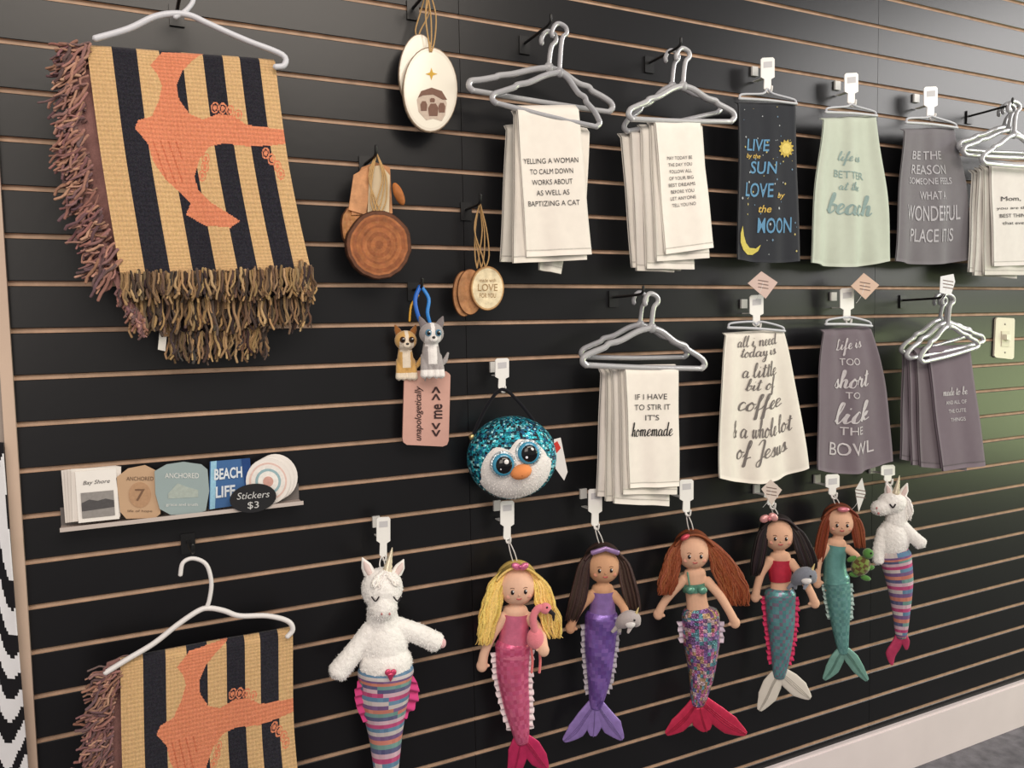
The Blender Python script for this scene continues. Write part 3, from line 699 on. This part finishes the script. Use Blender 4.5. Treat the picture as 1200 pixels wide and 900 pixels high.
text(b,S,'ANCHORED',.5,.25,.64,.10,(222,222,220),d=.001); b.plate(P,[(197,578),(208,566),(218,570),(232,574),(232,582),(197,584)],.003,.0036,'print',(168,178,172)); text(b,S,'grace and truth',.5,.82,.6,.07,(222,222,220),d=.001); b.make()
b=B('blue_beach_sticker'); q=[(246,541),(293,537),(296,590),(245,597)]; S=rectS(P,q); b.plate(P,q,-.003,-.001,'paper',(64,104,156))
text(b,S,'BEACH',.45,.28,.68,.24,(216,224,232),d=.001,bold=.03); text(b,S,'LIFE',.38,.66,.46,.24,(216,224,232),d=.001,bold=.03)
b.plate(P,[(247,541),(254,540),(252,596),(246,597)],-.001,0,'print',(150,196,220)); b.plate(P,[(283,538),(293,537),(296,590),(290,591)],-.001,0,'print',(38,70,126)); b.make()
b=B('round_sticker_stack')
for k in range(3): b.plate(P,circ(324-5*k,560+2*k,26,27),-.012+.005*k,-.009+.005*k,'paper',(232,226,222))
for r_,c in ((22,(220,190,182)),(20,(232,226,222)),(15,(150,178,186)),(12,(236,232,228)),(6,(206,160,150))): b.plate(P,circ(314,564,r_,r_),.001,.0014+.0003*(25-r_)/3,'print',c)
b.make()
b=B('chalkboard_price_label'); q=circ(295,582,27,16.5,28); b.plate(P,[(x,y-(x-295)*.1) for x,y in q],.012,.016,'paint',(28,28,32)); S=flatS(P,270,568,320,598,.016,-4)
text(b,S,'Stickers',.5,.34,.76,.26,(196,196,196),d=.001,shear=.2); text(b,S,'$3',.5,.74,.26,.3,(196,196,196),d=.001); b.make()
# ---------------- light switch -------------------------------------------------------
b=B('light_switch'); P=Pl(1175,396,.0)
b.plate(P,[(1165,374),(1167,372),(1186,373),(1187,375),(1186,419),(1184,421),(1165,419),(1163,417)],.0008,.006,'plastic',(222,214,196))
b.plate(P,[(1171,388),(1180,388),(1180,406),(1171,406)],.006,.008,'plastic',(206,198,180))
b.plate(P,[(1173,392),(1178,392),(1178,399),(1173,398)],.008,.018,'plastic',(232,226,210))
for y in (380,413): b.ell(P(1175.5,y,.006),1.3*P.s,1.3*P.s,.8*P.s,P,'metal',(150,145,135),8,6)
b.make()

# ---------------- mermaid dolls ------------------------------------------------------
def strands(b,P,path,n,wid,col,wig=0,r_=1.2,dj=.004,jc=16):
    s=P.s
    for _ in range(n):
        o=U(-1,1);a0=U(0,6); e=U(.85,1.08); dj_=U(-dj,dj); pts=[]
        K=16
        for i in range(K):
            t=i/(K-1)*e
            x,y=poly_at([(p[0],p[1]) for p in path],min(t,1.06)); w=lerpl(wid,min(t,1)); dz=lerpl([p[2] for p in path],min(t,1))
            pts.append(P(x+o*w+wig*math.sin(a0+t*16)*min(1,t*2),y,(dz)*s+dj_))
        rr=[r_*s*(1 if i<K-3 else (K-i)/4) for i in range(K)]
        b.loft(pts,rr,rr,None,'hair',jit(col,jc),5,True)
def mermaid(name,ax,ay,head,hr,skin,hc,hair,torso,tw,arms,top,tail,tailw,tcol,tmat,fins,fcol,fmat='satin',ruff=None,yk=.75,extra=None,wig=0,aw=(7,6,5.5,6),loop=None):
    b=B(name); P=Pl(ax,ay,.065,yk); s=P.s; K=B('k'); hx,hy=head
    K.ell(P(hx,hy,0),hr*s,hr*1.06*s,hr*.85*s,P,'skin',skin,28,20)
    K.ell(P(hx,hy+hr*.35,2),hr*.82*s,hr*.66*s,hr*.75*s,P,'skin',skin,24,16)
    K.loft([P(hx,hy+hr*.7),P(*torso[0])],[hr*.36*s]*2,[hr*.36*s]*2,P.n,'skin',skin)
    k4=4*(len(torso)-1)+1
    K.loft(cr([P(x,y) for x,y in torso],4),[lerpl(tw,i/k4)*s for i in range(k4)],[lerpl(tw,i/k4)*s*.7 for i in range(k4)],P.n,'skin',skin,18)
    for A in arms:
        pts=cr([P(p[0],p[1],(p[2] if len(p)>2 else 3)*s) for p in A],5); k=len(pts)
        rr=[lerpl(aw,i/(k-1))*s*hr/22 for i in range(k)]
        K.loft(pts,rr,[q*.85 for q in rr],P.n,'skin',skin,12)
        e=pts[-1]; dv=(pts[-1]-pts[-3]).normalized(); side=dv.cross(P.n).normalized()
        sg=1 if side.dot(P.r)*(1 if A[-1][0]<hx else -1)>0 else -1
        K.ell(e+dv*3*s,rr[-1]*1.15,rr[-1]*1.3,rr[-1]*.8,P,'skin',skin,12,8)
        K.loft([e,e+side*sg*rr[-1]*1.3+dv*2*s],[2.4*s,1.9*s],[2.4*s,1.9*s],P.n,'skin',skin,8)
    vs,fs=fuse(K,.0017,3); b.add(vs,fs,'skin',skin)
    def hp(x,y,l=0):
        q=1-(x)**2-(y/1.06)**2; return P(hx,hy)+P.r*(x*hr*s)+P.u*(y*hr*s)+P.n*((.85*math.sqrt(max(q,0))*hr)*s+l*s)
    for k in (-1,1):
        b.ell(hp(k*.34,-.10,.2),hr*.095*s,hr*.13*s,1.1*s,P,'gloss',(30,22,24),12,8)
        b.ell(hp(k*.34+.04,-.05,1.1),hr*.035*s,hr*.045*s,.5*s,P,'gloss',(245,245,245),8,6)
        b.tube([hp(k*.24,.10,.3),hp(k*.34,.14,.3),hp(k*.45,.10,.3)],.32*s,'print',(120,84,66),5,3)
        b.ell(hp(k*.52,-.38,-.3),hr*.15*s,hr*.11*s,.7*s,P,'skin',tuple(int(skin[i]*.7+(226,120,120)[i]*.3) for i in range(3)),12,8)
    b.ell(hp(0,-.26,.2),hr*.06*s,hr*.05*s,1.2*s,P,'skin',tuple(int(c*.93) for c in skin),10,8)
    b.tube([hp(-.12,-.46,.6),hp(0,-.51,.5),hp(.12,-.46,.6)],.55*s,'print',(196,90,96),6,3)
    if top:
        pts,ws,c,mt=top
        m=4*(len(pts)-1)+1
        b.loft(cr([P(x,y) for x,y in pts],4),[lerpl(ws,i/(m-1))*s for i in range(m)],[lerpl(ws,i/(m-1))*s*.74+.4*s for i in range(m)],P.n,mt,c,20,False)
    m=8*(len(tail)-1)+1
    cen=cr([P(x,y,0) for x,y in tail],8)
    ra=[lerpl(tailw,i/(m-1))*s for i in range(m)]
    b.loft(cen,ra,[q*.72 for q in ra],P.n,tmat,tcol,28)
    for F in fins:
        pts=[P(x,y,0) for x,y,w in F]; k=4*(len(F)-1)+1
        ws=[max(.8,lerpl([p[2] for p in F],i/(k-1)))*s for i in range(k)]
        b.loft(cr(pts,4),ws,[max(.0018,.003*(1-i/k)+.0015) for i in range(k)],P.n,fmat,fcol,18)
        for q in (-.5,0,.5):
            b.tube([P(x,y,0)+(P.n*(.0042*(1-j/len(F))+.0008))+ (Vector((0,0,1))*q*w*.5*s) for j,(x,y,w) in enumerate(F)],.5*s,fmat,tuple(int(v*.85) for v in fcol),5,3)
    if ruff:
        rc,i0,i1,rw=ruff
        for k in (-1,1):
            v=[];ff=[];n0=int(i0*(m-1));n1=int(i1*(m-1)); sub=5
            for i in range(n0,n1):
                for q in range(sub):
                    t=q/sub; c=cen[i].lerp(cen[i+1],t); w=ra[i]*(1-t)+ra[i+1]*t; a0=(i*sub+q)*.9
                    v.append(c+P.r*(k*w*.9)); v.append(c+P.r*(k*(w+rw*s*(1+.2*math.sin(a0*.7))))+P.n*(3*s*math.sin(a0)))
            for i in range(len(v)//2-1): ff.append((2*i,2*i+1,2*i+3,2*i+2))
            b.add(v,ff,'cloth',rc)
    cap=tuple(int(v*.85) for v in hc)
    b.ell(P(hx,hy-hr*.16,-hr*.30*s),hr*1.12*s,hr*1.12*s,hr*.90*s,P,'hair',cap,28,20)
    for path,wid,n in hair: strands(b,P,path,int(n*1.35),[w*1.25 for w in wid],hc,wig,1.35*hr/22)
    for k in (-1,1):
        for i in range(30):
            q=i/29; pts=[]
            for j in range(9):
                t=j/8; ang=math.pi/2-k*(t*(1.15+.35*q)); rad=1.12
                x=math.cos(ang)*rad*(.84+.24*t); y=math.sin(ang)*rad*1.02+.03
                pts.append(P(hx,hy)+P.r*(x*hr*s)+P.u*(y*hr*s)+P.n*((.66-.75*q)*hr*s*(1-.25*t)))
            b.loft(pts,1.6*s*hr/22,1.6*s*hr/22,None,'hair',jit(hc,14),5,True)
    if loop:
        lx,ly=loop
        b.tube([P(hx-2,hy-hr*.9,-hr*.3*s),P((hx*.5+lx*.5)-2.5,(hy-hr+ly)/2,-.004),P(lx,ly,-.004),P((hx*.5+lx*.5)+2.5,(hy-hr+ly)/2,-.004),P(hx+2,hy-hr*.9,-hr*.3*s)],.7*s,'cloth',(226,222,220),5,5)
    if extra: extra(b,P,s)
    b.make()
def flamingo(b,P,s):
    c=(232,134,146)
    b.ell(P(625,742,16*s),10*s,13*s,8*s,P,'plush',c,16,12,wob=.03)
    b.loft(cr([P(624,732,18*s),P(622,716,20*s),P(628,706,20*s),P(636,706,20*s)],4),4.4*s,4.4*s,P.n,'plush',c,10)
    b.ell(P(636,706,20*s),7*s,6.5*s,6*s,P,'plush',c,14,10)
    b.loft([P(640,708,22*s),P(645,712,22*s),P(645,719,22*s)],[3*s,2.5*s,1*s],[3*s,2.5*s,1*s],P.n,'cloth',(40,36,40),8)
    b.ell(P(637,703,26*s),1.3*s,1.3*s,.8*s,P,'gloss',(10,10,10),8,6)
    for x in (620,629): b.tube([P(x,752,16*s),P(x+2,768,14*s),P(x+1,782,14*s)],1.6*s,'plush',(226,120,120),6,3)
    b.ell(P(603,659,16*s),6*s,4*s,3*s,P,'satin',(226,120,160),12,8,-.5);b.ell(P(612,659,16*s),6*s,4*s,3*s,P,'satin',(226,120,160),12,8,.5); b.ell(P(607,659,18*s),2.2*s,2.2*s,2*s,P,'satin',(200,90,140),10,8)
def narwhal(cx,cy,col,k=1.0):
    def f(b,P,s):
        b.loft(cr([P(cx-12*k,cy+10*k,16*s),P(cx-4*k,cy+2*k,20*s),P(cx+6*k,cy,20*s),P(cx+12*k,cy+8*k,18*s)],4),[ (3+9*math.sin(math.pi*min(1,.12+i/12*.8)))*s*k for i in range(13)],[ (2+7*math.sin(math.pi*min(1,.12+i/12*.8)))*s*k for i in range(13)],P.n,'plush',col,14)
        b.ell(P(cx+1*k,cy+5*k,26*s),7*s*k,5*s*k,3*s,P,'plush',(226,222,222),12,8)
        b.loft([P(cx+9*k,cy-6*k,22*s),P(cx+13*k,cy-16*k,22*s)],[2.2*s,.5*s],[2.2*s,.5*s],P.n,'satin',(230,210,150),8)
        b.ell(P(cx+6*k,cy-2*k,29*s),1.6*s*k,1.6*s*k,1*s,P,'gloss',(10,10,12),8,6)
        for q in (-1,1): b.loft([P(cx-12*k,cy+10*k,16*s),P(cx-16*k+q*5*k,cy+20*k,15*s)],[4*s*k,2*s],[2*s,1*s],P.n,'plush',col,8)
        b.loft([P(cx+2*k,cy+8*k,24*s),P(cx-2*k,cy+16*k,26*s)],[4*s*k,1.5*s],[1.6*s,1*s],P.n,'plush',col,8)
    return f
mermaid('blonde_mermaid_doll',605,750,(606,686),22,(234,190,164),(236,202,116),
 [([(602,662,0),(583,680,6),(577,700,10),(571,724,12),(566,750,12)],[3,6,8,8,6],60),([(611,662,0),(631,680,6),(638,702,10),(644,722,10),(649,744,8)],[3,6,9,9,7],60)],
 [(604,716),(603,740),(601,775)],[15,15,18],[[(590,722),(577,742),(568,762),(565,776)],[(618,722),(632,738,8),(634,752,18)]],
 ([(604,718),(603,738),(601,768)],[16.5,17,20],(226,122,154),'satin'),
 [(601,757),(601,790),(606,830),(612,868)],[21,19,15,8],lambda v,a:jit((222,110,148) if (int(v*26)+int(a*3))%2 else (212,94,134),10),'satin',
 [[(611,862,8),(608,880,13),(603,902,9),(598,918,3)],[(612,864,7),(622,876,12),(632,890,11),(641,900,3)]],(208,52,104),ruff=((232,218,222),.12,.9,5),extra=flamingo,wig=1.8,loop=(596,634))
mermaid('purple_mermaid_doll',705,735,(707,662),20,(208,160,126),(66,46,42),
 [([(704,641,0),(686,656,6),(680,680,8),(675,702,10),(668,724,8)],[3,5,7,8,6],60),([(711,641,0),(728,656,6),(734,678,8),(738,694,8),(742,712,6)],[3,5,7,7,6],60)],
 [(706,690),(706,710),(705,738)],[13,13,16],[[(694,696),(682,708),(673,722),(669,732)],[(718,696),(729,708,6),(731,718,16)]],
 ([(706,692),(706,710),(705,732)],[14.5,15,18],(150,120,186),'satin'),
 [(705,724),(703,760),(702,795),(698,828)],[20,18,14,7],lambda v,a:jit((136,104,184) if math.sin(v*22+math.cos(a)*3)>0 else (114,84,160),10),'satin',
 [[(698,822,7),(686,840,10),(675,856,11),(661,868,3)],[(698,822,7),(708,838,10),(718,852,12),(729,866,3)],[(697,830,6),(696,850,10),(695,862,4)]],(162,136,208),ruff=((176,170,178),.1,.85,4),
 extra=lambda b,P,s:(narwhal(733,718,(182,172,172),.85)(b,P,s),b.loft([P(692,644,14*s),P(707,638,18*s),P(722,644,14*s)],[3*s]*3,[2*s]*3,P.n,'satin',(160,130,180),10)),loop=(698,618))
mermaid('auburn_mermaid_doll',815,735,(812,646),19.5,(228,182,154),(140,72,42),
 [([(808,625,0),(792,640,6),(786,658,10),(781,676,13),(777,692,13)],[3,5,7,8,6],70),([(816,625,0),(836,642,6),(848,664,8),(857,684,8),(862,706,8)],[3,7,12,13,11],100)],
 [(814,672),(816,700),(820,728)],[13,12,17],[[(801,678),(788,692),(777,706),(772,716)],[(828,680),(841,694,10),(852,712,14),(857,722,14)]],
 ([(813,682),(814,692)],[14.5,14],(104,158,138),'satin'),
 [(821,722),(822,755),(822,790),(818,824)],[22,21,15,8],lambda v,a:jit(random.choice([(206,120,164),(150,116,180),(106,160,176),(214,186,194),(130,90,140),(190,156,120)]),12),'sequin',
 [[(818,820,7),(806,838,10),(794,850,10),(781,860,3)],[(820,820,8),(840,838,12),(856,850,12),(874,860,3)],[(820,830,9),(824,846,13),(828,856,5)]],(216,54,90),ruff=((214,200,214),.1,.35,5),wig=1.8,
 extra=lambda b,P,s:(b.ell(P(800,625,17*s),6*s,3*s,3*s,P,'satin',(214,80,96),10,8,.5),b.ell(P(807,688,11*s),6*s,5*s,4*s,P,'satin',(104,158,138),10,8),b.ell(P(821,688,11*s),6*s,5*s,4*s,P,'satin',(104,158,138),10,8),b.tube([P(806,682,12*s),P(804,668,10*s)],1*s,'satin',(104,158,138),6)),loop=(805,602))
mermaid('dark_haired_mermaid_doll',915,705,(912,626),18,(226,180,152),(42,32,34),
 [([(908,607,0),(894,622,6),(889,642,8),(886,658,8),(884,672,6)],[3,5,6,6,4],60),([(914,607,0),(932,622,6),(940,640,8),(945,654,8),(948,666,6)],[3,6,8,8,6],74)],
 [(914,652),(915,675),(915,702)],[12,11,15],[[(902,656),(892,670),(887,686),(885,696)],[(926,658),(938,674,8),(947,690,12),(951,700,12)]],
 ([(914,655),(914,668),(915,680)],[13,13.5,12.5],(206,56,78),'satin'),
 [(914,697),(915,730),(915,762),(913,792)],[18,16,12,7],lambda v,a:jit((100,154,160) if (int(v*30)+int(a*4))%3 else (134,124,144),10),'satin',
 [[(913,788,7),(905,802,11),(899,816,11),(890,832,3)],[(914,788,8),(926,798,11),(937,808,11),(949,818,3)]],(226,220,210),'cloth',ruff=((206,60,102),.08,.85,4),
 extra=lambda b,P,s:(narwhal(938,668,(126,130,142),.85)(b,P,s),b.ell(P(893,604,16*s),6*s,4.5*s,3*s,P,'satin',(226,164,164),12,8,.5),b.ell(P(903,602,16*s),6*s,4.5*s,3*s,P,'satin',(226,164,164),12,8,-.6),b.ell(P(898,604,18*s),2.4*s,2.4*s,2*s,P,'satin',(200,120,130),8,6)),loop=(904,592))
def turtle(b,P,s):
    g=(84,134,66)
    b.ell(P(1004,658,18*s),10*s,12*s,7*s,P,'plush',lambda x,y,z:(96,78,48) if math.sin(x*7)*math.sin(y*7)>0 else (122,140,70),20,14,-.5)
    b.ell(P(1012,643,20*s),6*s,6*s,6*s,P,'plush',g,14,10); b.ell(P(1014,641,26*s),1.2*s,1.2*s,.8*s,P,'gloss',(8,8,8),8,6)
    for x,y in ((994,650),(997,668),(1014,660),(1010,672)): b.ell(P(x,y,17*s),6*s,3.2*s,2.5*s,P,'plush',g,12,8,U(-1,1))
mermaid('teal_mermaid_doll',980,680,(984,611),16.5,(228,182,154),(134,68,44),
 [([(980,594,0),(968,608,6),(963,626,6),(960,642,6),(958,656,5)],[3,4,5,5,4],60),([(986,594,0),(1000,606,6),(1004,620,5),(1007,640,5)],[3,4,6,5],54)],
 [(980,636),(978,660),(980,690)],[11,10.5,14],[[(969,640),(960,654),(957,668),(957,680)],[(992,642),(1002,650,8),(1004,656,12)]],
 ([(980,638),(978,660),(980,682)],[12.5,12,15],(110,166,162),'satin'),
 [(980,678),(983,705),(985,735),(988,764)],[15,13.5,10,5.5],lambda v,a:jit((118,170,166) if (int(v*26)+int(a*3))%2 else (104,156,154),8),'satin',
 [[(988,760,5),(981,772,8),(975,784,8),(966,796,2.5)],[(988,760,5),(998,772,8),(1006,784,7),(1016,797,2.5)]],(134,182,170),ruff=((176,196,192),.1,.6,3),
 extra=lambda b,P,s:(turtle(b,P,s),b.ell(P(985,594,14*s),7*s,3*s,3*s,P,'satin',(220,130,146),10,8)),loop=(976,580))

# ---------------- unicorn plushes ----------------------------------------------------
MULTI=[(186,78,124),(100,134,164),(200,190,190),(120,92,136),(200,128,112),(114,152,148),(92,94,130),(206,174,188)]
def unicorn(name,ax,ay,yk,parts,horn,ears,eyes,tail,tailw,fins,nose,mane,extra=None,sc=1.0,loop=None):
    b=B(name); P=Pl(ax,ay,.075,yk); s=P.s; K=B('k'); wcol=(246,243,240)
    for kind,*a in parts:
        if kind=='e': K.ell(P(a[0],a[1],a[4]*s),a[2]*s,a[3]*s,a[5]*s,P,'plush',wcol,24,16,a[6] if len(a)>6 else 0)
        else:
            pts=cr([P(p[0],p[1],p[2]*s) for p in a[0]],4); m=len(pts)
            K.loft(pts,[lerpl(a[1],i/(m-1))*s for i in range(m)],[lerpl(a[1],i/(m-1))*s*.85 for i in range(m)],P.n,'plush',wcol,16)
    vs,fs=fuse(K,.0015*(1 if sc<1 else 1.1),5); vs=fluff(vs,fs,.0009,150); b.add(vs,fs,'plush',wcol); furify(b,vs,fs,3500,.0035*sc,(252,250,248),.0007,.6)
    hx,hy,tx,ty,w=horn
    m=12; b.loft([P(hx+(tx-hx)*i/m,hy+(ty-hy)*i/m,8*s) for i in range(m+1)],[w*s*(1-i/m*.9)*(1+.12*math.sin(i*2.6)) for i in range(m+1)],[w*s*(1-i/m*.9) for i in range(m+1)],P.n,'satin',(226,214,190),12)
    for (x0,y0,x1,y1,w) in ears:
        b.loft([P(x0,y0,4*s),P((x0+x1)/2,(y0+y1)/2,5*s),P(x1,y1,4*s)],[w*s,w*.85*s,1*s],[w*.5*s,w*.45*s,1*s],P.n,'plush',wcol,12)
        b.loft([P(x0,y0,6.5*s),P((x0+x1)/2,(y0+y1)/2,8*s),P(x1*.8+x0*.2,y1*.8+y0*.2,6.5*s)],[w*.5*s,w*.5*s,1*s],[w*.3*s,w*.3*s,.6*s],P.n,'cloth',(226,204,200),10)
    for (x,y,dz,r_) in eyes:
        b.tube([P(x-r_,y-.2*r_,dz*s),P(x,y+.9*r_,(dz+1)*s),P(x+r_,y-.2*r_,dz*s)],.9*s,'print',(50,44,48),6,4)
    for (x,y,dz) in nose: b.ell(P(x,y,dz*s),1.3*s,1.6*s,.8*s,P,'print',(190,130,130),8,6)
    for path,n,wid in mane: strands(b,P,path,n,wid,(244,240,236),1.0,1.2,jc=6)
    m=8*(len(tail)-1)+1; cen=cr([P(x,y,0) for x,y in tail],8); ra=[lerpl(tailw,i/(m-1))*s for i in range(m)]
    b.loft(cen,ra,[q*.8 for q in ra],P.n,'cloth',lambda v,a:jit(MULTI[int(v*40+.25*math.sin(a*2))%8],8),28)
    for F in fins:
        k=4*(len(F)-1)+1
        b.loft(cr([P(x,y,0) for x,y,w in F],4),[max(.8,lerpl([p[2] for p in F],i/(k-1)))*s for i in range(k)],[.004]*k,P.n,'satin',(206,70,110),14)
    if loop:
        (lx,ly),(qx,qy)=loop
        b.tube([P(qx-2,qy,-4*s),P((qx+lx)/2-3,(qy+ly)/2,-.01),P(lx,ly,-.012),P((qx+lx)/2+3,(qy+ly)/2,-.01),P(qx+2,qy,-4*s)],.8*s,'cloth',(226,222,220),5,5)
    if extra: extra(b,P,s)
    b.make()
def uex(b,P,s):
    for k in (-1,1):
        b.ell(P(452+k*3,776,30*s),3.8*s,3.8*s,2*s,P,'satin',(206,70,110),10,8)
    b.loft([P(452,778,30.5*s),P(452,786,29*s)],[4.7*s,.8*s],[2*s,.8*s],P.n,'satin',(206,70,110),10)
    b.ell(P(516,750,10*s),4.5*s,6*s,4*s,P,'plush',(232,186,190),12,8)
    for side,(pth) in (('r',[(478,785),(486,800),(484,820),(470,838)]),('l',[(424,790),(418,806),(420,824),(428,842)])):
        v=[];k=1 if side=='r' else -1
        for i in range(40):
            x,y=poly_at(pth,i/39); v.append(P(x-k*8,y,8*s)); v.append(P(x+k*3,y+2,(6+4*math.sin(i*.9))*s))
        b.add(v,[(2*i,2*i+1,2*i+3,2*i+2) for i in range(39)],'cloth',(206,70,130))
unicorn('white_unicorn_mermaid_plush',450,770,.4,
 [('e',447,688,24,24,4,22),('e',446,706,17,17,12,18),('e',451,756,27,36,0,22),('e',452,776,31,24,2,24),('l',[(447,712,2),(449,738,0)],[17,20]),
  ('l',[(434,740,2),(420,756,4),(406,772,6),(396,784,6)],[13,12,12,12.5]),('l',[(466,735,2),(488,741,4),(509,750,6)],[13,12,12])],
 (452,668,458,640,6),[(432,670,424,653,7),(464,670,472,655,7)],[(435,692,27,4),(460,692,27,4)],
 [(452,788),(451,822),(452,860),(453,905),(455,940)],[33,28,20,14,9],[[(455,935,8),(445,955,12),(435,970,4)],[(455,935,8),(465,955,12),(476,970,4)]],
 [(442,710,29),(451,710,29)],[([(448,666,10),(440,672,20),(436,682,24)],26,[3,5,5]),([(450,666,10),(456,672,20),(462,680,22)],20,[3,4,4])],uex,loop=((449,654),(449,670)))
unicorn('striped_tail_unicorn_plush',1047,670,.75,
 [('e',1044,588,16,13,4,13,.25),('e',1031,593,12,9,8,10,.2),('l',[(1052,592,0),(1050,612,0)],[11,12]),('e',1046,632,18,24,0,15),
  ('l',[(1034,622,4),(1028,640,8),(1027,654,10)],[7,6.5,6.5]),('l',[(1058,618,2),(1069,628,4),(1077,635,6)],[8,7,7.5])],
 (1048,576,1052,556,4),[(1056,580,1062,566,5),(1040,577,1038,566,4.5)],[(1042,588,17,3)],
 [(1049,652),(1054,680),(1056,715),(1056,745)],[18,15,10,6],[[(1056,742,5),(1050,756,6),(1044,766,6),(1045,778,2)],[(1056,742,5),(1061,752,5),(1062,760,2)]],
 [(1024,592,16),(1026,598,16)],[([(1056,578,4),(1064,590,6),(1064,608,6)],24,[3,4,3])],None,.8,loop=((1040,566),(1045,578)))

# ---------------- lights, world, camera ----------------------------------------------
def area(name,loc,target,sx,sy,energy,col):
    l=bpy.data.lights.new(name,'AREA'); l.shape='RECTANGLE'; l.size=sx; l.size_y=sy; l.energy=energy; l.color=col
    o=bpy.data.objects.new(name,l); o.location=loc; d=Vector(target)-Vector(loc); o.rotation_euler=d.to_track_quat('-Z','Y').to_euler(); bpy.context.scene.collection.objects.link(o)
area('window_light_sky',(4.6,-1.9,2.4),(1.2,-.3,1.2),1.8,1.5,68,(1,.97,.95))
area('window_light_garden',(4.6,-1.7,.85),(1.5,-.3,1.1),2.1,.75,27,(.66,.8,.38))
area('ceiling_light',(.5,-2.6,3.1),(.8,0,1.2),2.4,1.2,60,(1,.89,.77))
area('front_window_light',(-1.4,-3.2,2.0),(.5,0,1.3),1.6,1.6,32,(1,.89,.78))
w=bpy.data.worlds.new('World'); bpy.context.scene.world=w; w.use_nodes=True
w.node_tree.nodes['Background'].inputs[0].default_value=(1,.95,.91,1); w.node_tree.nodes['Background'].inputs[1].default_value=.36
cam=bpy.data.cameras.new('Camera'); co=bpy.data.objects.new('Camera',cam); bpy.context.scene.collection.objects.link(co)
cam.sensor_fit='HORIZONTAL'; cam.sensor_width=36; cam.lens=36*f/1200
M=Matrix((Xc,Yc,Zc)); co.matrix_world=Matrix.Translation(CAM)@M.to_4x4(); cam.clip_start=.02
bpy.context.scene.camera=co
bpy.context.scene.view_settings.view_transform='Standard'
